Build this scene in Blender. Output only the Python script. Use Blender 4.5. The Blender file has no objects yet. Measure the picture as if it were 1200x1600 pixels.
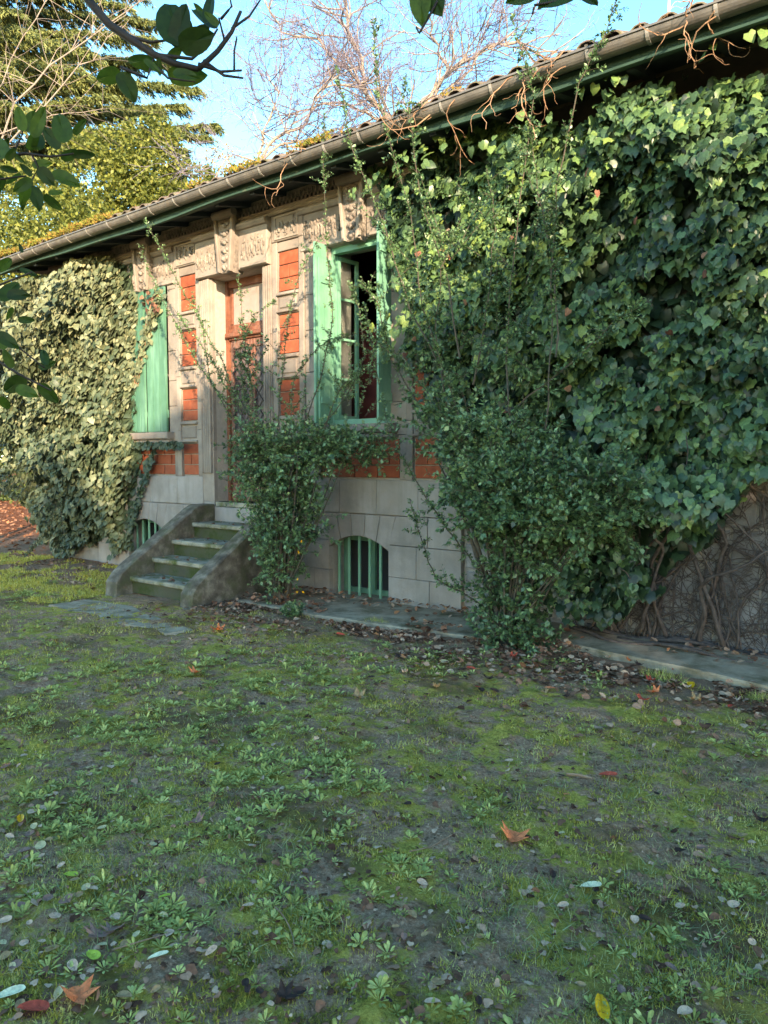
import bpy, math, random
import numpy as np
from mathutils import Vector, Matrix, Quaternion
R = math.radians
random.seed(7); rng = np.random.default_rng(11)
SC = bpy.context.scene; COL = SC.collection

# ------------------------------------------------------------ camera, sky, sun, exposure
CAM = np.array([0.0, -6.45, 1.6]); FPX = 1120.0
PITCH = math.atan(78/FPX); YAW = R(37.18)
cam = bpy.data.cameras.new('camera'); cam_o = bpy.data.objects.new('camera', cam); COL.objects.link(cam_o)
cam.sensor_fit = 'VERTICAL'; cam.sensor_height = 36; cam.lens = FPX/1600*36
cam.clip_start = .05; cam.clip_end = 2000
cam_o.location = CAM; cam_o.rotation_euler = (R(90)-PITCH, 0, YAW)
SC.camera = cam_o
SUN_EL = R(14); SUN_AZ = R(52)            # azimuth measured from the facade normal (-Y) towards +X
SH = np.array([math.sin(SUN_AZ), -math.cos(SUN_AZ)])
SDIR = Vector((SH[0]*math.cos(SUN_EL), SH[1]*math.cos(SUN_EL), math.sin(SUN_EL)))
W = bpy.data.worlds.new("World"); SC.world = W; W.use_nodes = True
nt = W.node_tree; bg = nt.nodes['Background']
sky = nt.nodes.new('ShaderNodeTexSky'); sky.sky_type = 'NISHITA'; sky.sun_disc = False
sky.sun_elevation = SUN_EL; sky.sun_rotation = math.atan2(SH[0], SH[1]); sky.air_density = .8; sky.dust_density = .15; sky.ozone_density = 1.6
hs = nt.nodes.new('ShaderNodeHueSaturation'); hs.inputs['Saturation'].default_value = 1.34; hs.inputs['Value'].default_value = 1.0
nt.links.new(sky.outputs[0], hs.inputs['Color']); nt.links.new(hs.outputs[0], bg.inputs[0]); bg.inputs[1].default_value = .15
sl = bpy.data.lights.new('sun', 'SUN'); sl.energy = 2.0; sl.angle = R(.6); sl.color = (1, .95, .93)
so = bpy.data.objects.new('sun', sl); COL.objects.link(so); so.rotation_euler = SDIR.to_track_quat('Z', 'Y').to_euler()
SC.view_settings.view_transform = 'Standard'; SC.view_settings.look = 'None'
SC.view_settings.exposure = 2.92; SC.view_settings.gamma = 1; SC.view_settings.use_white_balance = True; SC.view_settings.white_balance_temperature = 10800; SC.view_settings.use_curve_mapping = False

# ------------------------------------------------------------ helpers: space
_f = np.array([-math.sin(YAW)*math.cos(PITCH), math.cos(YAW)*math.cos(PITCH), -math.sin(PITCH)])
_r = np.array([math.cos(YAW), math.sin(YAW), 0.0]); _u = np.cross(_r, _f)
def ray(px, py): return _f + _r*(px-600)/FPX + _u*(800-py)/FPX
def ground_at(px, py, z=0.0):
    d = ray(px, py); return CAM + d*((z-CAM[2])/d[2])
def wall_at(px, py, y=0.0):
    d = ray(px, py); return CAM + d*((y-CAM[1])/d[1])
def at(px, py, depth): return CAM + ray(px, py)*depth
def hash2(ix, iy, s=0):
    h = (ix.astype(np.int64)*374761393 + iy.astype(np.int64)*668265263 + s*974711) & 0x7fffffff
    h = ((h ^ (h >> 13))*1274126177) & 0x7fffffff
    return ((h ^ (h >> 16)) & 0xffff)/65535.0
def vnoise(x, y, s=0):
    x = np.asarray(x, float); y = np.asarray(y, float)
    ix = np.floor(x); iy = np.floor(y); fx = x-ix; fy = y-iy; fx = fx*fx*(3-2*fx); fy = fy*fy*(3-2*fy)
    a = hash2(ix, iy, s); b = hash2(ix+1, iy, s); c = hash2(ix, iy+1, s); d = hash2(ix+1, iy+1, s)
    return (a*(1-fx)+b*fx)*(1-fy) + (c*(1-fx)+d*fx)*fy
def fbm(x, y, s=0, o=4):
    t = 0; a = .5
    for k in range(o): t = t + a*vnoise(np.asarray(x)*2**k, np.asarray(y)*2**k, s+k); a *= .5
    return t/(1-.5**o)
def in_poly(x, y, poly):
    x = np.asarray(x, float); y = np.asarray(y, float); r = np.zeros(x.shape, bool); n = len(poly)
    for i in range(n):
        x1, y1 = poly[i]; x2, y2 = poly[(i+1) % n]
        if y1 == y2: continue
        c = ((y1 > y) != (y2 > y)) & (x < (x2-x1)*(y-y1)/(y2-y1)+x1); r ^= c
    return r

# ------------------------------------------------------------ helpers: materials
def nodes(name):
    m = bpy.data.materials.new(name); m.use_nodes = True; t = m.node_tree
    return m, t, t.nodes['Principled BSDF'], t.nodes['Material Output']
def ramp(t, fac, cols, lo=.3, hi=.7, interp='LINEAR'):
    r = t.nodes.new('ShaderNodeValToRGB'); r.color_ramp.interpolation = interp
    n = len(cols); e = r.color_ramp.elements
    while len(e) < n: e.new(.5)
    for i, c in enumerate(cols):
        e[i].position = lo + (hi-lo)*i/max(1, n-1); e[i].color = (*c, 1)
    t.links.new(fac, r.inputs[0]); return r.outputs[0]
def noise(t, scale, detail=6, rough=.6, vec=None, dist=0):
    n = t.nodes.new('ShaderNodeTexNoise'); n.inputs['Scale'].default_value = scale; n.inputs['Detail'].default_value = detail
    n.inputs['Roughness'].default_value = rough; n.inputs['Distortion'].default_value = dist
    if vec: t.links.new(vec, n.inputs['Vector'])
    return n.outputs[0]
def geo(t): return t.nodes.new('ShaderNodeNewGeometry').outputs['Position']
def mixc(t, fac, a, b, mode='MIX'):
    m = t.nodes.new('ShaderNodeMix'); m.data_type = 'RGBA'; m.blend_type = mode
    for k, v in ((0, fac), (6, a), (7, b)):
        if hasattr(v, 'is_output'): t.links.new(v, m.inputs[k])
        elif isinstance(v, (int, float)): m.inputs[k].default_value = v
        else: m.inputs[k].default_value = (*v, 1)
    return m.outputs[2]
def mapr(t, v, a, b, c=0, d=1):
    m = t.nodes.new('ShaderNodeMapRange'); t.links.new(v, m.inputs[0])
    for k, q in zip((1, 2, 3, 4), (a, b, c, d)): m.inputs[k].default_value = q
    return m.outputs[0]
def stretch(t, vec, s):
    m = t.nodes.new('ShaderNodeMapping'); t.links.new(vec, m.inputs[0]); m.inputs['Scale'].default_value = s; return m.outputs[0]
def surf(name, cols, scale=4, rough=.85, bump=.3, bscale=None, stain=None, stains=1.2, st=(.5, .66), streak=None, lo=.3, hi=.7, bdist=.01, spec=.3, island=0):
    m, t, p, o = nodes(name); g = geo(t)
    c = ramp(t, noise(t, scale, vec=g), cols, lo, hi)
    if island:
        oi = t.nodes.new('ShaderNodeObjectInfo')
        c = mixc(t, island, c, ramp(t, oi.outputs['Random'], [(.55, .5, .48), (.8, .8, .8), (1, 1, 1)], 0, 1), 'MULTIPLY')
    if stain: c = mixc(t, mapr(t, noise(t, stains, 8, .7, g), st[0], st[1]), c, stain)
    if streak:
        s = noise(t, 3, 5, .6, stretch(t, g, (3, 3, .35))); c = mixc(t, mapr(t, s, .5, .75, 0, .75), c, streak)
    t.links.new(c, p.inputs['Base Color']); p.inputs['Roughness'].default_value = rough
    p.inputs['Specular IOR Level'].default_value = spec
    b = t.nodes.new('ShaderNodeBump'); b.inputs['Strength'].default_value = bump; b.inputs['Distance'].default_value = bdist
    t.links.new(noise(t, bscale or scale*8, 8, .7, g), b.inputs['Height']); t.links.new(b.outputs[0], p.inputs['Normal'])
    return m
def leafmat(name, cols, rough=.5, trans=.3, spec=.4, spot=None, stops=None):
    m, t, p, o = nodes(name)
    a = t.nodes.new('ShaderNodeAttribute'); a.attribute_name = 'rnd'
    c = ramp(t, a.outputs['Fac'], cols, 0, 1)
    g = geo(t)
    c = mixc(t, 1, c, ramp(t, noise(t, 60, 3, .6, g), [(.75, .75, .75), (1.15, 1.15, 1.1)], .35, .65), 'MULTIPLY')
    if spot: c = mixc(t, mapr(t, noise(t, 90, 4, .7, g), .58, .66), c, spot)
    t.links.new(c, p.inputs['Base Color']); p.inputs['Roughness'].default_value = rough; p.inputs['Specular IOR Level'].default_value = spec
    tr = t.nodes.new('ShaderNodeBsdfTranslucent'); t.links.new(c, tr.inputs[0])
    mx = t.nodes.new('ShaderNodeMixShader'); mx.inputs[0].default_value = trans
    t.links.new(p.outputs[0], mx.inputs[1]); t.links.new(tr.outputs[0], mx.inputs[2]); t.links.new(mx.outputs[0], o.inputs[0])
    return m
def objleaf(name, cols, **k):          # same, but the shade of green comes from the object
    m = leafmat(name, cols, **k); t = m.node_tree
    a = [n for n in t.nodes if n.type == 'ATTRIBUTE'][0]; oi = t.nodes.new('ShaderNodeObjectInfo')
    for l in list(t.links):
        if l.from_node == a:
            to = l.to_socket; t.links.remove(l); t.links.new(oi.outputs['Random'], to)
    return m

# ------------------------------------------------------------ helpers: objects
WP = {}
def place(o, loc, parent=None):
    loc = np.array(loc, float); WP[o.name] = loc
    if parent is not None: o.parent = parent; loc = loc - WP[parent.name]
    o.location = loc
def thing(name, label, cat, loc, group=None):
    o = bpy.data.objects.new(name, None); COL.objects.link(o); o.empty_display_size = .2
    place(o, loc); tag(o, label, cat, group); return o
def tag(o, label=None, cat=None, group=None, kind=None):
    if label: o['label'] = label
    if cat: o['category'] = cat
    if group: o['group'] = group
    if kind: o['kind'] = kind
    return o
def mesh(name, v, f, mat, smooth=False):
    me = bpy.data.meshes.new(name); me.from_pydata([tuple(map(float, q)) for q in v], [], f); me.materials.append(mat)
    if smooth: me.shade_smooth()
    return me
def ob(name, me, parent=None, origin=(0, 0, 0)):
    o = bpy.data.objects.new(name, me); COL.objects.link(o); place(o, origin, parent); return o
class MB:
    def __init__(s): s.v = []; s.f = []
    def add(s, v, f):
        n = len(s.v); s.v += [tuple(q) for q in v]; s.f += [tuple(i+n for i in q) for q in f]; return s
    def box(s, a, b, c=0.0):
        (x0, y0, z0), (x1, y1, z1) = a, b
        s.prism([(x0, z0), (x1, z0), (x1, z1), (x0, z1)], y0, y1, c); return s
    def prism(s, poly, y0, y1, ch=0.0):            # poly in x,z counter-clockwise; front face at y0 (towards -Y)
        n = len(poly)
        if ch > 0:
            P = np.array(poly, float); ins = []
            for i in range(n):
                a = P[i]-P[i-1]; b = P[(i+1) % n]-P[i]; a /= np.linalg.norm(a)+1e-9; b /= np.linalg.norm(b)+1e-9
                na = np.array([-a[1], a[0]]); nb = np.array([-b[1], b[0]]); m = na+nb; m = m/max(.3, (m@m)/2)
                ins.append(P[i]+m*ch)
            v = [(x, y0, z) for x, z in ins] + [(x, y0+ch, z) for x, z in poly] + [(x, y1, z) for x, z in poly]
            f = [tuple(range(n))]
            for k in (0, n):
                for i in range(n): j = (i+1) % n; f.append((k+j, k+i, k+n+i, k+n+j))
            f.append(tuple(2*n+i for i in reversed(range(n))))
        else:
            v = [(x, y0, z) for x, z in poly] + [(x, y1, z) for x, z in poly]
            f = [tuple(range(n))] + [((i+1) % n, i, n+i, n+(i+1) % n) for i in range(n)] + [tuple(n+i for i in reversed(range(n)))]
        return s.add(v, f)
    def sweep_x(s, prof, x0, x1, wob=None, seg=1):      # prof: closed loop in (y,z)
        n = len(prof); v = []
        for k in range(seg+1):
            x = x0+(x1-x0)*k/seg; dy, dz = wob(x) if wob else (0, 0)
            v += [(x, y+dy, z+dz) for y, z in prof]
        f = [(k*n+i, k*n+(i+1) % n, (k+1)*n+(i+1) % n, (k+1)*n+i) for k in range(seg) for i in range(n)]
        f += [tuple(reversed(range(n))), tuple(seg*n+i for i in range(n))]
        return s.add(v, f)
    def ell(s, c, r, nu=8, nv=5):
        v = []; 
        for j in range(nv+1):
            ph = math.pi*j/nv
            for i in range(nu):
                th = 2*math.pi*i/nu; v.append((c[0]+r[0]*math.sin(ph)*math.cos(th), c[1]+r[1]*math.sin(ph)*math.sin(th), c[2]+r[2]*math.cos(ph)))
        f = [(j*nu+i, (j+1)*nu+i, (j+1)*nu+(i+1) % nu, j*nu+(i+1) % nu) for j in range(nv) for i in range(nu)]
        return s.add(v, f)
    def tube(s, pts, rad, k=5):
        pts = [np.array(p, float) for p in pts]; n = len(pts)
        if not hasattr(rad, '__len__'): rad = [rad]*n
        v = []; ref = np.array([.13, .27, .95])
        for i in range(n):
            d = pts[min(i+1, n-1)]-pts[max(i-1, 0)]; d = d/(np.linalg.norm(d)+1e-9)
            a = np.cross(d, ref); L = np.linalg.norm(a)
            a = np.cross(d, (1, 0, 0)) if L < .1 else a; a /= np.linalg.norm(a); b = np.cross(d, a)
            for j in range(k):
                t = 2*math.pi*j/k; v.append(pts[i]+rad[i]*(a*math.cos(t)+b*math.sin(t)))
        f = [(i*k+j, i*k+(j+1) % k, (i+1)*k+(j+1) % k, (i+1)*k+j) for i in range(n-1) for j in range(k)]
        f += [tuple(reversed(range(k))), tuple((n-1)*k+j for j in range(k))]
        return s.add(v, f)
    def build(s, name, mat, parent=None, origin=None, smooth=False, sub=None):
        if origin is None: origin = WP[parent.name] if parent is not None else (0, 0, 0)
        o = np.array(origin, float)
        me = mesh(name, [np.array(q)-o for q in s.v], s.f, mat, smooth)
        return ob(name, me, parent, origin)
def leaves(name, tmpl, pos, tip, nrm, size, mat, parent=None, rnd=None, origin=None, width=None):
    tv, tf = tmpl; tv = np.array(tv, float); n = len(pos)
    tip = tip/(np.linalg.norm(tip, axis=1, keepdims=True)+1e-9)
    x = np.cross(tip, nrm); x /= (np.linalg.norm(x, axis=1, keepdims=True)+1e-9); z = np.cross(x, tip)
    if origin is None: origin = WP[parent.name] if parent is not None else (0, 0, 0)
    w = np.ones(n) if width is None else width
    V = ((x*w[:, None])[:, None, :]*tv[None, :, 0:1] + tip[:, None, :]*tv[None, :, 1:2] + z[:, None, :]*tv[None, :, 2:3])*size[:, None, None] + (pos-np.array(origin))[:, None, :]
    m = len(tv); k = len(tf); F = np.array(tf)           # all triangles
    idx = (F[None]+np.arange(n)[:, None, None]*m).reshape(-1)
    me = bpy.data.meshes.new(name); me.vertices.add(n*m); me.vertices.foreach_set('co', V.reshape(-1).astype(np.float32))
    me.loops.add(n*k*3); me.loops.foreach_set('vertex_index', idx.astype(np.int32))
    me.polygons.add(n*k); me.polygons.foreach_set('loop_start', (np.arange(n*k)*3).astype(np.int32))
    me.update(calc_edges=True)
    if rnd is None: rnd = rng.random(n)
    a = me.attributes.new('rnd', 'FLOAT', 'POINT'); a.data.foreach_set('value', np.repeat(rnd, m).astype(np.float32))
    me.materials.append(mat); return ob(name, me, parent, origin)
SMALL = ([(0, 0, 0), (.28, .45, .06), (0, 1, -.05), (-.28, .45, .06)], [(0, 1, 2), (0, 2, 3)])
OVAL = ([(0, 0, 0), (.2, .25, .05), (.24, .6, .05), (0, 1, -.1), (-.24, .6, .05), (-.2, .25, .05), (0, .45, -.01)],
        [(6, 0, 1), (6, 1, 2), (6, 2, 3), (6, 3, 4), (6, 4, 5), (6, 5, 0)])
IVY = ([(0, .03, 0), (.24, -.13, -.02), (.47, .05, -.07), (.43, .26, -.01), (.40, .50, -.05), (.19, .64, .01), (0, .93, -.12), (-.19, .64, .01),
        (-.40, .50, -.05), (-.43, .26, -.01), (-.47, .05, -.07), (-.24, -.13, -.02), (0, .35, .06)],
       [(12, i, (i+1) % 12) for i in range(12)])
IVY2 = ([(0, .02, 0), (.3, -.12, -.03), (.48, .2, -.05), (.3, .6, -.02), (0, .95, -.1), (-.3, .6, -.02), (-.48, .2, -.05), (-.3, -.12, -.03), (0, .35, .06)],
        [(8, i, (i+1) % 8) for i in range(8)])
SPAT = ([(0, 0, 0), (.09, .35, .03), (.2, .68, .05), (.13, .93, .0), (0, 1, -.04), (-.13, .93, .0), (-.2, .68, .05), (-.09, .35, .03)], [(0, 1, 7), (1, 2, 7), (2, 6, 7), (2, 3, 6), (3, 5, 6), (3, 4, 5)])
MAPLE = ([(0, 0, 0), (.2, .1, .03), (.5, .1, .1), (.34, .35, .02), (.55, .62, .12), (.22, .6, .0), (.1, 1, .1), (-.1, .64, .02), (-.5, .72, .1), (-.32, .4, .02), (-.52, .15, .08), (-.18, .1, .02), (0, .4, -.02)],
         [(12, i, (i+1) % 12) for i in range(12)])
BLADE = ([(-.05, 0, 0), (.05, 0, 0), (0, 1, .15)], [(0, 1, 2)])
def rdir(n):
    v = rng.normal(size=(n, 3)); return v/np.linalg.norm(v, axis=1, keepdims=True)

# ------------------------------------------------------------ materials
M_stone = surf('limestone', [(.17, .135, .12), (.26, .215, .185), (.32, .27, .235)], 3, .9, .35, 40, stain=(.20, .175, .15), stains=2.2, st=(.55, .75), streak=(.22, .19, .165), island=.5)
M_carve = surf('carved_limestone', [(.14, .11, .095), (.27, .225, .195), (.34, .295, .255)], 9, .9, .9, 34, stain=(.14, .12, .105), stains=6, st=(.5, .7), bdist=.03, island=.3)
M_frieze = surf('weathered_frieze', [(.12, .11, .10), (.24, .21, .185), (.32, .28, .24)], 10, .95, 1, 30, bdist=.03)
M_plinth = surf('plinth_stone', [(.22, .195, .18), (.28, .25, .235), (.33, .30, .285)], 2.5, .9, .35, 45, stain=(.17, .15, .135), stains=1.6, st=(.52, .75), streak=(.19, .17, .15), island=.45)
M_mortar = surf('mortar', [(.26, .23, .20), (.33, .29, .26)], 20, .95, .3)
M_brick = surf('orange_brick', [(.25, .055, .028), (.33, .075, .036), (.38, .105, .055)], 9, .8, .35, 60, stain=(.2, .09, .07), stains=7, st=(.62, .8), island=.55)
M_green = surf('green_paint', [(.045, .145, .095), (.06, .175, .115), (.072, .2, .132)], 5, .55, .15, 50, stain=(.05, .16, .11), stains=5, st=(.55, .8), streak=(.15, .32, .24), spec=.4, island=.25)
M_green_b = surf('sage_green_paint', [(.085, .25, .165), (.115, .29, .20), (.145, .33, .235)], 5, .5, .15, 50, stain=(.10, .26, .18), stains=6, st=(.58, .8), spec=.4)
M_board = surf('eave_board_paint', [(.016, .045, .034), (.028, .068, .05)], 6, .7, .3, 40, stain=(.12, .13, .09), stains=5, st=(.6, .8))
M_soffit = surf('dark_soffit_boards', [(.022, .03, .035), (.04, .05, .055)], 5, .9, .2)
M_zinc = surf('old_zinc', [(.07, .064, .06), (.115, .105, .098), (.16, .148, .138)], 6, .5, .15, 50, stain=(.12, .095, .075), stains=5, st=(.52, .72), spec=.5)
M_clip = surf('pale_gutter_clip', [(.18, .17, .16), (.28, .265, .25)], 12, .6, .2)
M_tile = surf('clay_roof_tile', [(.09, .065, .05), (.17, .12, .095), (.22, .18, .145)], 9, .9, .4, 60, stain=(.12, .13, .06), stains=4, st=(.5, .7), island=.5)
M_wood = surf('door_wood', [(.11, .036, .024), (.18, .06, .035), (.24, .09, .055)], 8, .6, .25, 60, stain=(.16, .06, .04), stains=5, st=(.55, .75), streak=(.28, .15, .11))
M_panel = surf('faded_panel', [(.24, .185, .165), (.30, .24, .22)], 9, .8, .2, 50, streak=(.30, .2, .16))
M_iron = surf('dark_iron', [(.03, .028, .03), (.07, .055, .05)], 20, .6, .2)
M_room = surf('room_plaster', [(.20, .08, .07), (.28, .11, .10)], 2, .95, .1)
M_conc = surf('old_concrete', [(.06, .05, .042), (.13, .11, .09), (.26, .225, .185)], 7, .95, .9, 60, stain=(.075, .085, .045), stains=3, st=(.5, .68), bdist=.015, spec=.05)
M_step = surf('mossy_step_stone', [(.13, .12, .09), (.23, .21, .165), (.32, .30, .24)], 6, .95, .7, 50, stain=(.075, .085, .02), stains=4.6, st=(.47, .62), bdist=.012)
M_rubble = surf('grey_rubble_stone', [(.17, .155, .155), (.26, .24, .24), (.36, .34, .335)], 5, .95, .8, 30, stain=(.16, .14, .14), stains=3, st=(.5, .75), island=.5, bdist=.02)
M_path = surf('concrete_path', [(.20, .145, .10), (.33, .25, .18), (.43, .335, .245)], 5, .95, .6, 60, stain=(.12, .095, .05), stains=3.0, st=(.5, .68), spec=.04)
M_bark = surf('bark', [(.05, .04, .03), (.10, .08, .06)], 20, .95, .6, 60)
M_stem = surf('vine_stem', [(.045, .032, .03), (.09, .066, .06), (.13, .10, .09)], 20, .95, .5, 80)
M_twig = surf('tan_dry_twig', [(.22, .12, .075), (.38, .22, .14)], 20, .9, .3)
M_pale_bark = surf('pale_bark', [(.17, .135, .12), (.27, .22, .19)], 8, .9, .3)
M_purple = surf('fine_twig_bark', [(.10, .085, .12), (.15, .125, .16)], 8, .9, .1)
M_shoot = surf('shoot_bark', [(.06, .06, .045), (.12, .11, .08)], 20, .9, .3)
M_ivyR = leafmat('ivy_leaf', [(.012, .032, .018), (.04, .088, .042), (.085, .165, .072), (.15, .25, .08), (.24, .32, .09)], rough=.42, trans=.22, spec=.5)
M_ivyO = objleaf('ivy_leaf_single', [(.022, .06, .028), (.055, .12, .055), (.10, .18, .075), (.18, .27, .08)], rough=.42, trans=.22, spec=.5)
M_ivyL = leafmat('olive_ivy_leaf', [(.035, .06, .036), (.08, .11, .065), (.155, .175, .10), (.27, .27, .16)], rough=.5, trans=.2)
M_shrub = leafmat('shrub_leaf', [(.022, .05, .024), (.065, .14, .06), (.14, .25, .11), (.28, .42, .19)], rough=.38, trans=.25, spec=.6)
M_over = leafmat('evergreen_leaf', [(.02, .06, .015), (.035, .1, .02), (.07, .15, .03)], rough=.35, trans=.45, spec=.5)
M_over_o = objleaf('evergreen_leaf_single', [(.02, .04, .008), (.035, .07, .01), (.08, .13, .018)], rough=.5, trans=.45, spec=.25)
M_yellow = leafmat('yellow_green_leaf', [(.05, .075, .022), (.12, .15, .04), (.23, .25, .06), (.34, .33, .10)], rough=.5, trans=.4)
M_cedar = leafmat('cedar_needles', [(.06, .095, .04), (.14, .17, .06), (.25, .26, .09)], rough=.6, trans=.2)
M_hedge = leafmat('hedge_leaf', [(.02, .045, .015), (.05, .08, .02), (.10, .13, .03)], rough=.5, trans=.25)
M_weed = leafmat('weed_leaf', [(.14, .15, .05), (.32, .33, .10), (.48, .48, .16), (.66, .64, .25)], rough=.7, trans=.3, spec=.08)
M_mossb = leafmat('moss_blade', [(.18, .135, .045), (.40, .31, .065), (.62, .49, .095), (.74, .60, .24)], rough=.8, trans=.35, spec=.1)
M_litter = leafmat('dry_leaf_litter', [(.08, .035, .025), (.20, .085, .055), (.38, .18, .12), (.60, .37, .26)], rough=.9, trans=.1, spec=.03)
M_russet = leafmat('russet_mulch', [(.2, .07, .035), (.32, .13, .07), (.42, .2, .12)], rough=.8, trans=.1, spec=.2)
M_redleaf = leafmat('reddish_leaf', [(.16, .06, .045), (.26, .11, .075), (.34, .18, .11)], rough=.7, trans=.3)
def flatleaf(name, c, c2=None): return leafmat(name, [c, c2 or tuple(k*.8 for k in c)], rough=.9, trans=.15, spec=.03, spot=tuple(k*.55 for k in c))
LC = {'pale green': (.85, .76, .52), 'orange': (.85, .22, .10), 'yellow': (.55, .42, .05), 'pale pink': (.72, .42, .30), 'cream': (.62, .46, .26), 'red': (.62, .09, .06),
      'tan': (.42, .24, .13), 'mauve': (.32, .17, .14), 'yellow-green': (.42, .48, .08), 'dark brown': (.07, .04, .035), 'green': (.2, .4, .12)}
LM = {k: flatleaf('fallen_'+k.replace(' ', '_').replace('-', '_'), v) for k, v in LC.items()}
LM['yellow'] = leafmat('fallen_yellow_blotched', [(.95, .44, .02), (.95, .42, .02)], rough=.6, trans=.2, spot=(.45, .12, .02))

# ------------------------------------------------------------ ground
def gh(x, y):          # terrain height
    x = np.asarray(x, float); y = np.asarray(y, float)
    near = np.clip((-y-.3)/1.2, 0, 1)
    h = (fbm(x*.6, y*.6, 3)-.5)*.09*near + (fbm(x*5, y*5, 9, 3)-.5)*.035*np.clip((-y-.2)/.5, .15, 1)
    return h - .012
def axis(lo, hi, step, far):
    a = list(np.arange(lo, hi+1e-6, step)); s = step; l = [lo]; r = [hi]
    while r[-1] < far: s *= 1.28; r.append(r[-1]+s); l.insert(0, l[0]-s)
    return np.array(l[:-1]+a+r[1:])
def build_ground():
    xs = axis(-9.5, 1.5, .021, 500); ys = axis(-6.6, .2, .02, 500)
    X, Y = np.meshgrid(xs, ys); Z = gh(X, Y)
    inside = (X > -9.5) & (X < 1.5) & (Y < .2) & (Y > -6.6)
    Z = Z + np.where(inside, ((vnoise(X*30, Y*30, 5)-.5)*.016+(vnoise(X*13, Y*13, 6)-.5)*.02)*np.clip((-Y-.6)*2, 0, 1), 0)
    nx, ny = len(xs), len(ys); v = np.stack([X, Y, Z], -1).reshape(-1, 3)
    i = np.arange(nx-1); j = np.arange(ny-1); I, J = np.meshgrid(i, j); b = (J*nx+I).reshape(-1)
    q = np.stack([b, b+1, b+nx+1, b+nx], 1)
    me = bpy.data.meshes.new('ground'); me.vertices.add(len(v)); me.vertices.foreach_set('co', v.reshape(-1).astype(np.float32))
    me.loops.add(q.size); me.loops.foreach_set('vertex_index', q.reshape(-1).astype(np.int32))
    me.polygons.add(len(q)); me.polygons.foreach_set('loop_start', (np.arange(len(q))*4).astype(np.int32)); me.update(calc_edges=True); me.shade_smooth()
    m, t, p, o = nodes('mossy_soil'); g = geo(t)
    soil = ramp(t, noise(t, 55, 10, .85, g), [(.08, .036, .024), (.38, .20, .125), (.72, .46, .31)], .3, .7)
    moss = ramp(t, noise(t, 60, 10, .85, g), [(.08, .058, .018), (.37, .285, .065), (.64, .5, .13)], .3, .68)
    n1 = noise(t, 3.4, 12, .75, g)
    c = mixc(t, mapr(t, n1, .48, .54), soil, moss)
    c = mixc(t, mapr(t, noise(t, 14, 12, .85, g), .54, .62, 0, .9), c, (.05, .03, .02))
    rust = noise(t, .9, 6, .6, stretch(t, g, (1, 1.7, 1)))
    c = mixc(t, mapr(t, rust, .52, .62, 0, .75), c, (.17, .095, .045))
    # soil bed beside the house, worn grey soil in the far left, russet leaf mulch beyond the house
    sx = t.nodes.new('ShaderNodeSeparateXYZ'); t.links.new(g, sx.inputs[0])
    md = t.nodes.new('ShaderNodeMath'); md.operation = 'MULTIPLY_ADD'; t.links.new(noise(t, 1.6, 5, .6, g), md.inputs[0]); md.inputs[1].default_value = 1.6; t.links.new(sx.outputs[1], md.inputs[2])
    c = mixc(t, mapr(t, md.outputs[0], -.9, -.45), c, mixc(t, .5, soil, (.22, .115, .08)))
    mx_ = t.nodes.new('ShaderNodeMath'); mx_.operation = 'MULTIPLY_ADD'; t.links.new(noise(t, .5, 4, .6, g), mx_.inputs[0]); mx_.inputs[1].default_value = 5; t.links.new(sx.outputs[0], mx_.inputs[2])
    c = mixc(t, mapr(t, mx_.outputs[0], -12.5, -14), c, ramp(t, noise(t, 9, 6, .7, g), [(.14, .05, .03), (.3, .12, .07)], .35, .65))
    t.links.new(c, p.inputs['Base Color']); p.inputs['Roughness'].default_value = 1; p.inputs['Specular IOR Level'].default_value = 0
    b = t.nodes.new('ShaderNodeBump'); b.inputs['Strength'].default_value = .9; b.inputs['Distance'].default_value = .02
    t.links.new(noise(t, 70, 8, .75, g), b.inputs['Height']); t.links.new(b.outputs[0], p.inputs['Normal'])
    me.materials.append(m); tag(ob('ground', me), kind='structure')
build_ground()

# concrete path along the foot of the house and stone slab before the steps
def ground_prism(name, pts, top, bot, mat, parent=None, seg=.12, wob=.03, seed=0):
    P = []
    for i in range(len(pts)):
        a = np.array(pts[i], float); b = np.array(pts[(i+1) % len(pts)], float); n = max(1, int(np.linalg.norm(b-a)/seg))
        for k in range(n):
            q = a+(b-a)*k/n; P.append((q[0]+(vnoise(q[0]*4, q[1]*4, seed)-.5)*wob*2, q[1]+(vnoise(q[0]*5, q[1]*3, seed+4)-.5)*wob*2))
    n = len(P); c = np.mean(P, axis=0)
    ins = [tuple(np.array(p)+(c-p)/np.linalg.norm(c-p)*.015) for p in P]
    v = [(x, y, top) for x, y in ins]+[(x, y, top-.014) for x, y in P]+[(x, y, bot) for x, y in P]
    f = [tuple(range(n))]+[(k+(i+1) % n, k+i, k+n+i, k+n+(i+1) % n) for k in (0, n) for i in range(n)]
    me = mesh(name, v, f, mat); o = ob(name, me, parent); return o
px = [(-6.2, -.03), (-6.2, -.95), (-5.3, -1.02), (-4.6, -.98), (-4.0, -.95), (-3.2, -.9)]
o = ground_prism('path', [(-6.25, -1.0), (-4.9, -1.04), (-3.95, -.95), (-3.12, -.88), (-3.12, .3), (-6.25, .3)], .028, -.1, M_path, seed=3); tag(o, kind='structure')
o = ground_prism('path', [(-3.1, -.86), (-2.5, -.70), (-2.0, -.78), (-1.45, -.84), (-.8, -1.0), (1.0, -1.1), (5, -1.1), (5, .3), (-3.1, .3)], .06, -.12, M_path, wob=.018, seed=8); tag(o, kind='structure')
slab = [ground_at(*p)[:2] for p in [(75, 944), (130, 937), (205, 948), (300, 983), (262, 990), (200, 975), (140, 960)]]
o = ground_prism('paving_slab', list(reversed([tuple(q) for q in slab])), .002, -.05, M_path, wob=.06, seed=5); tag(o, kind='structure')

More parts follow.
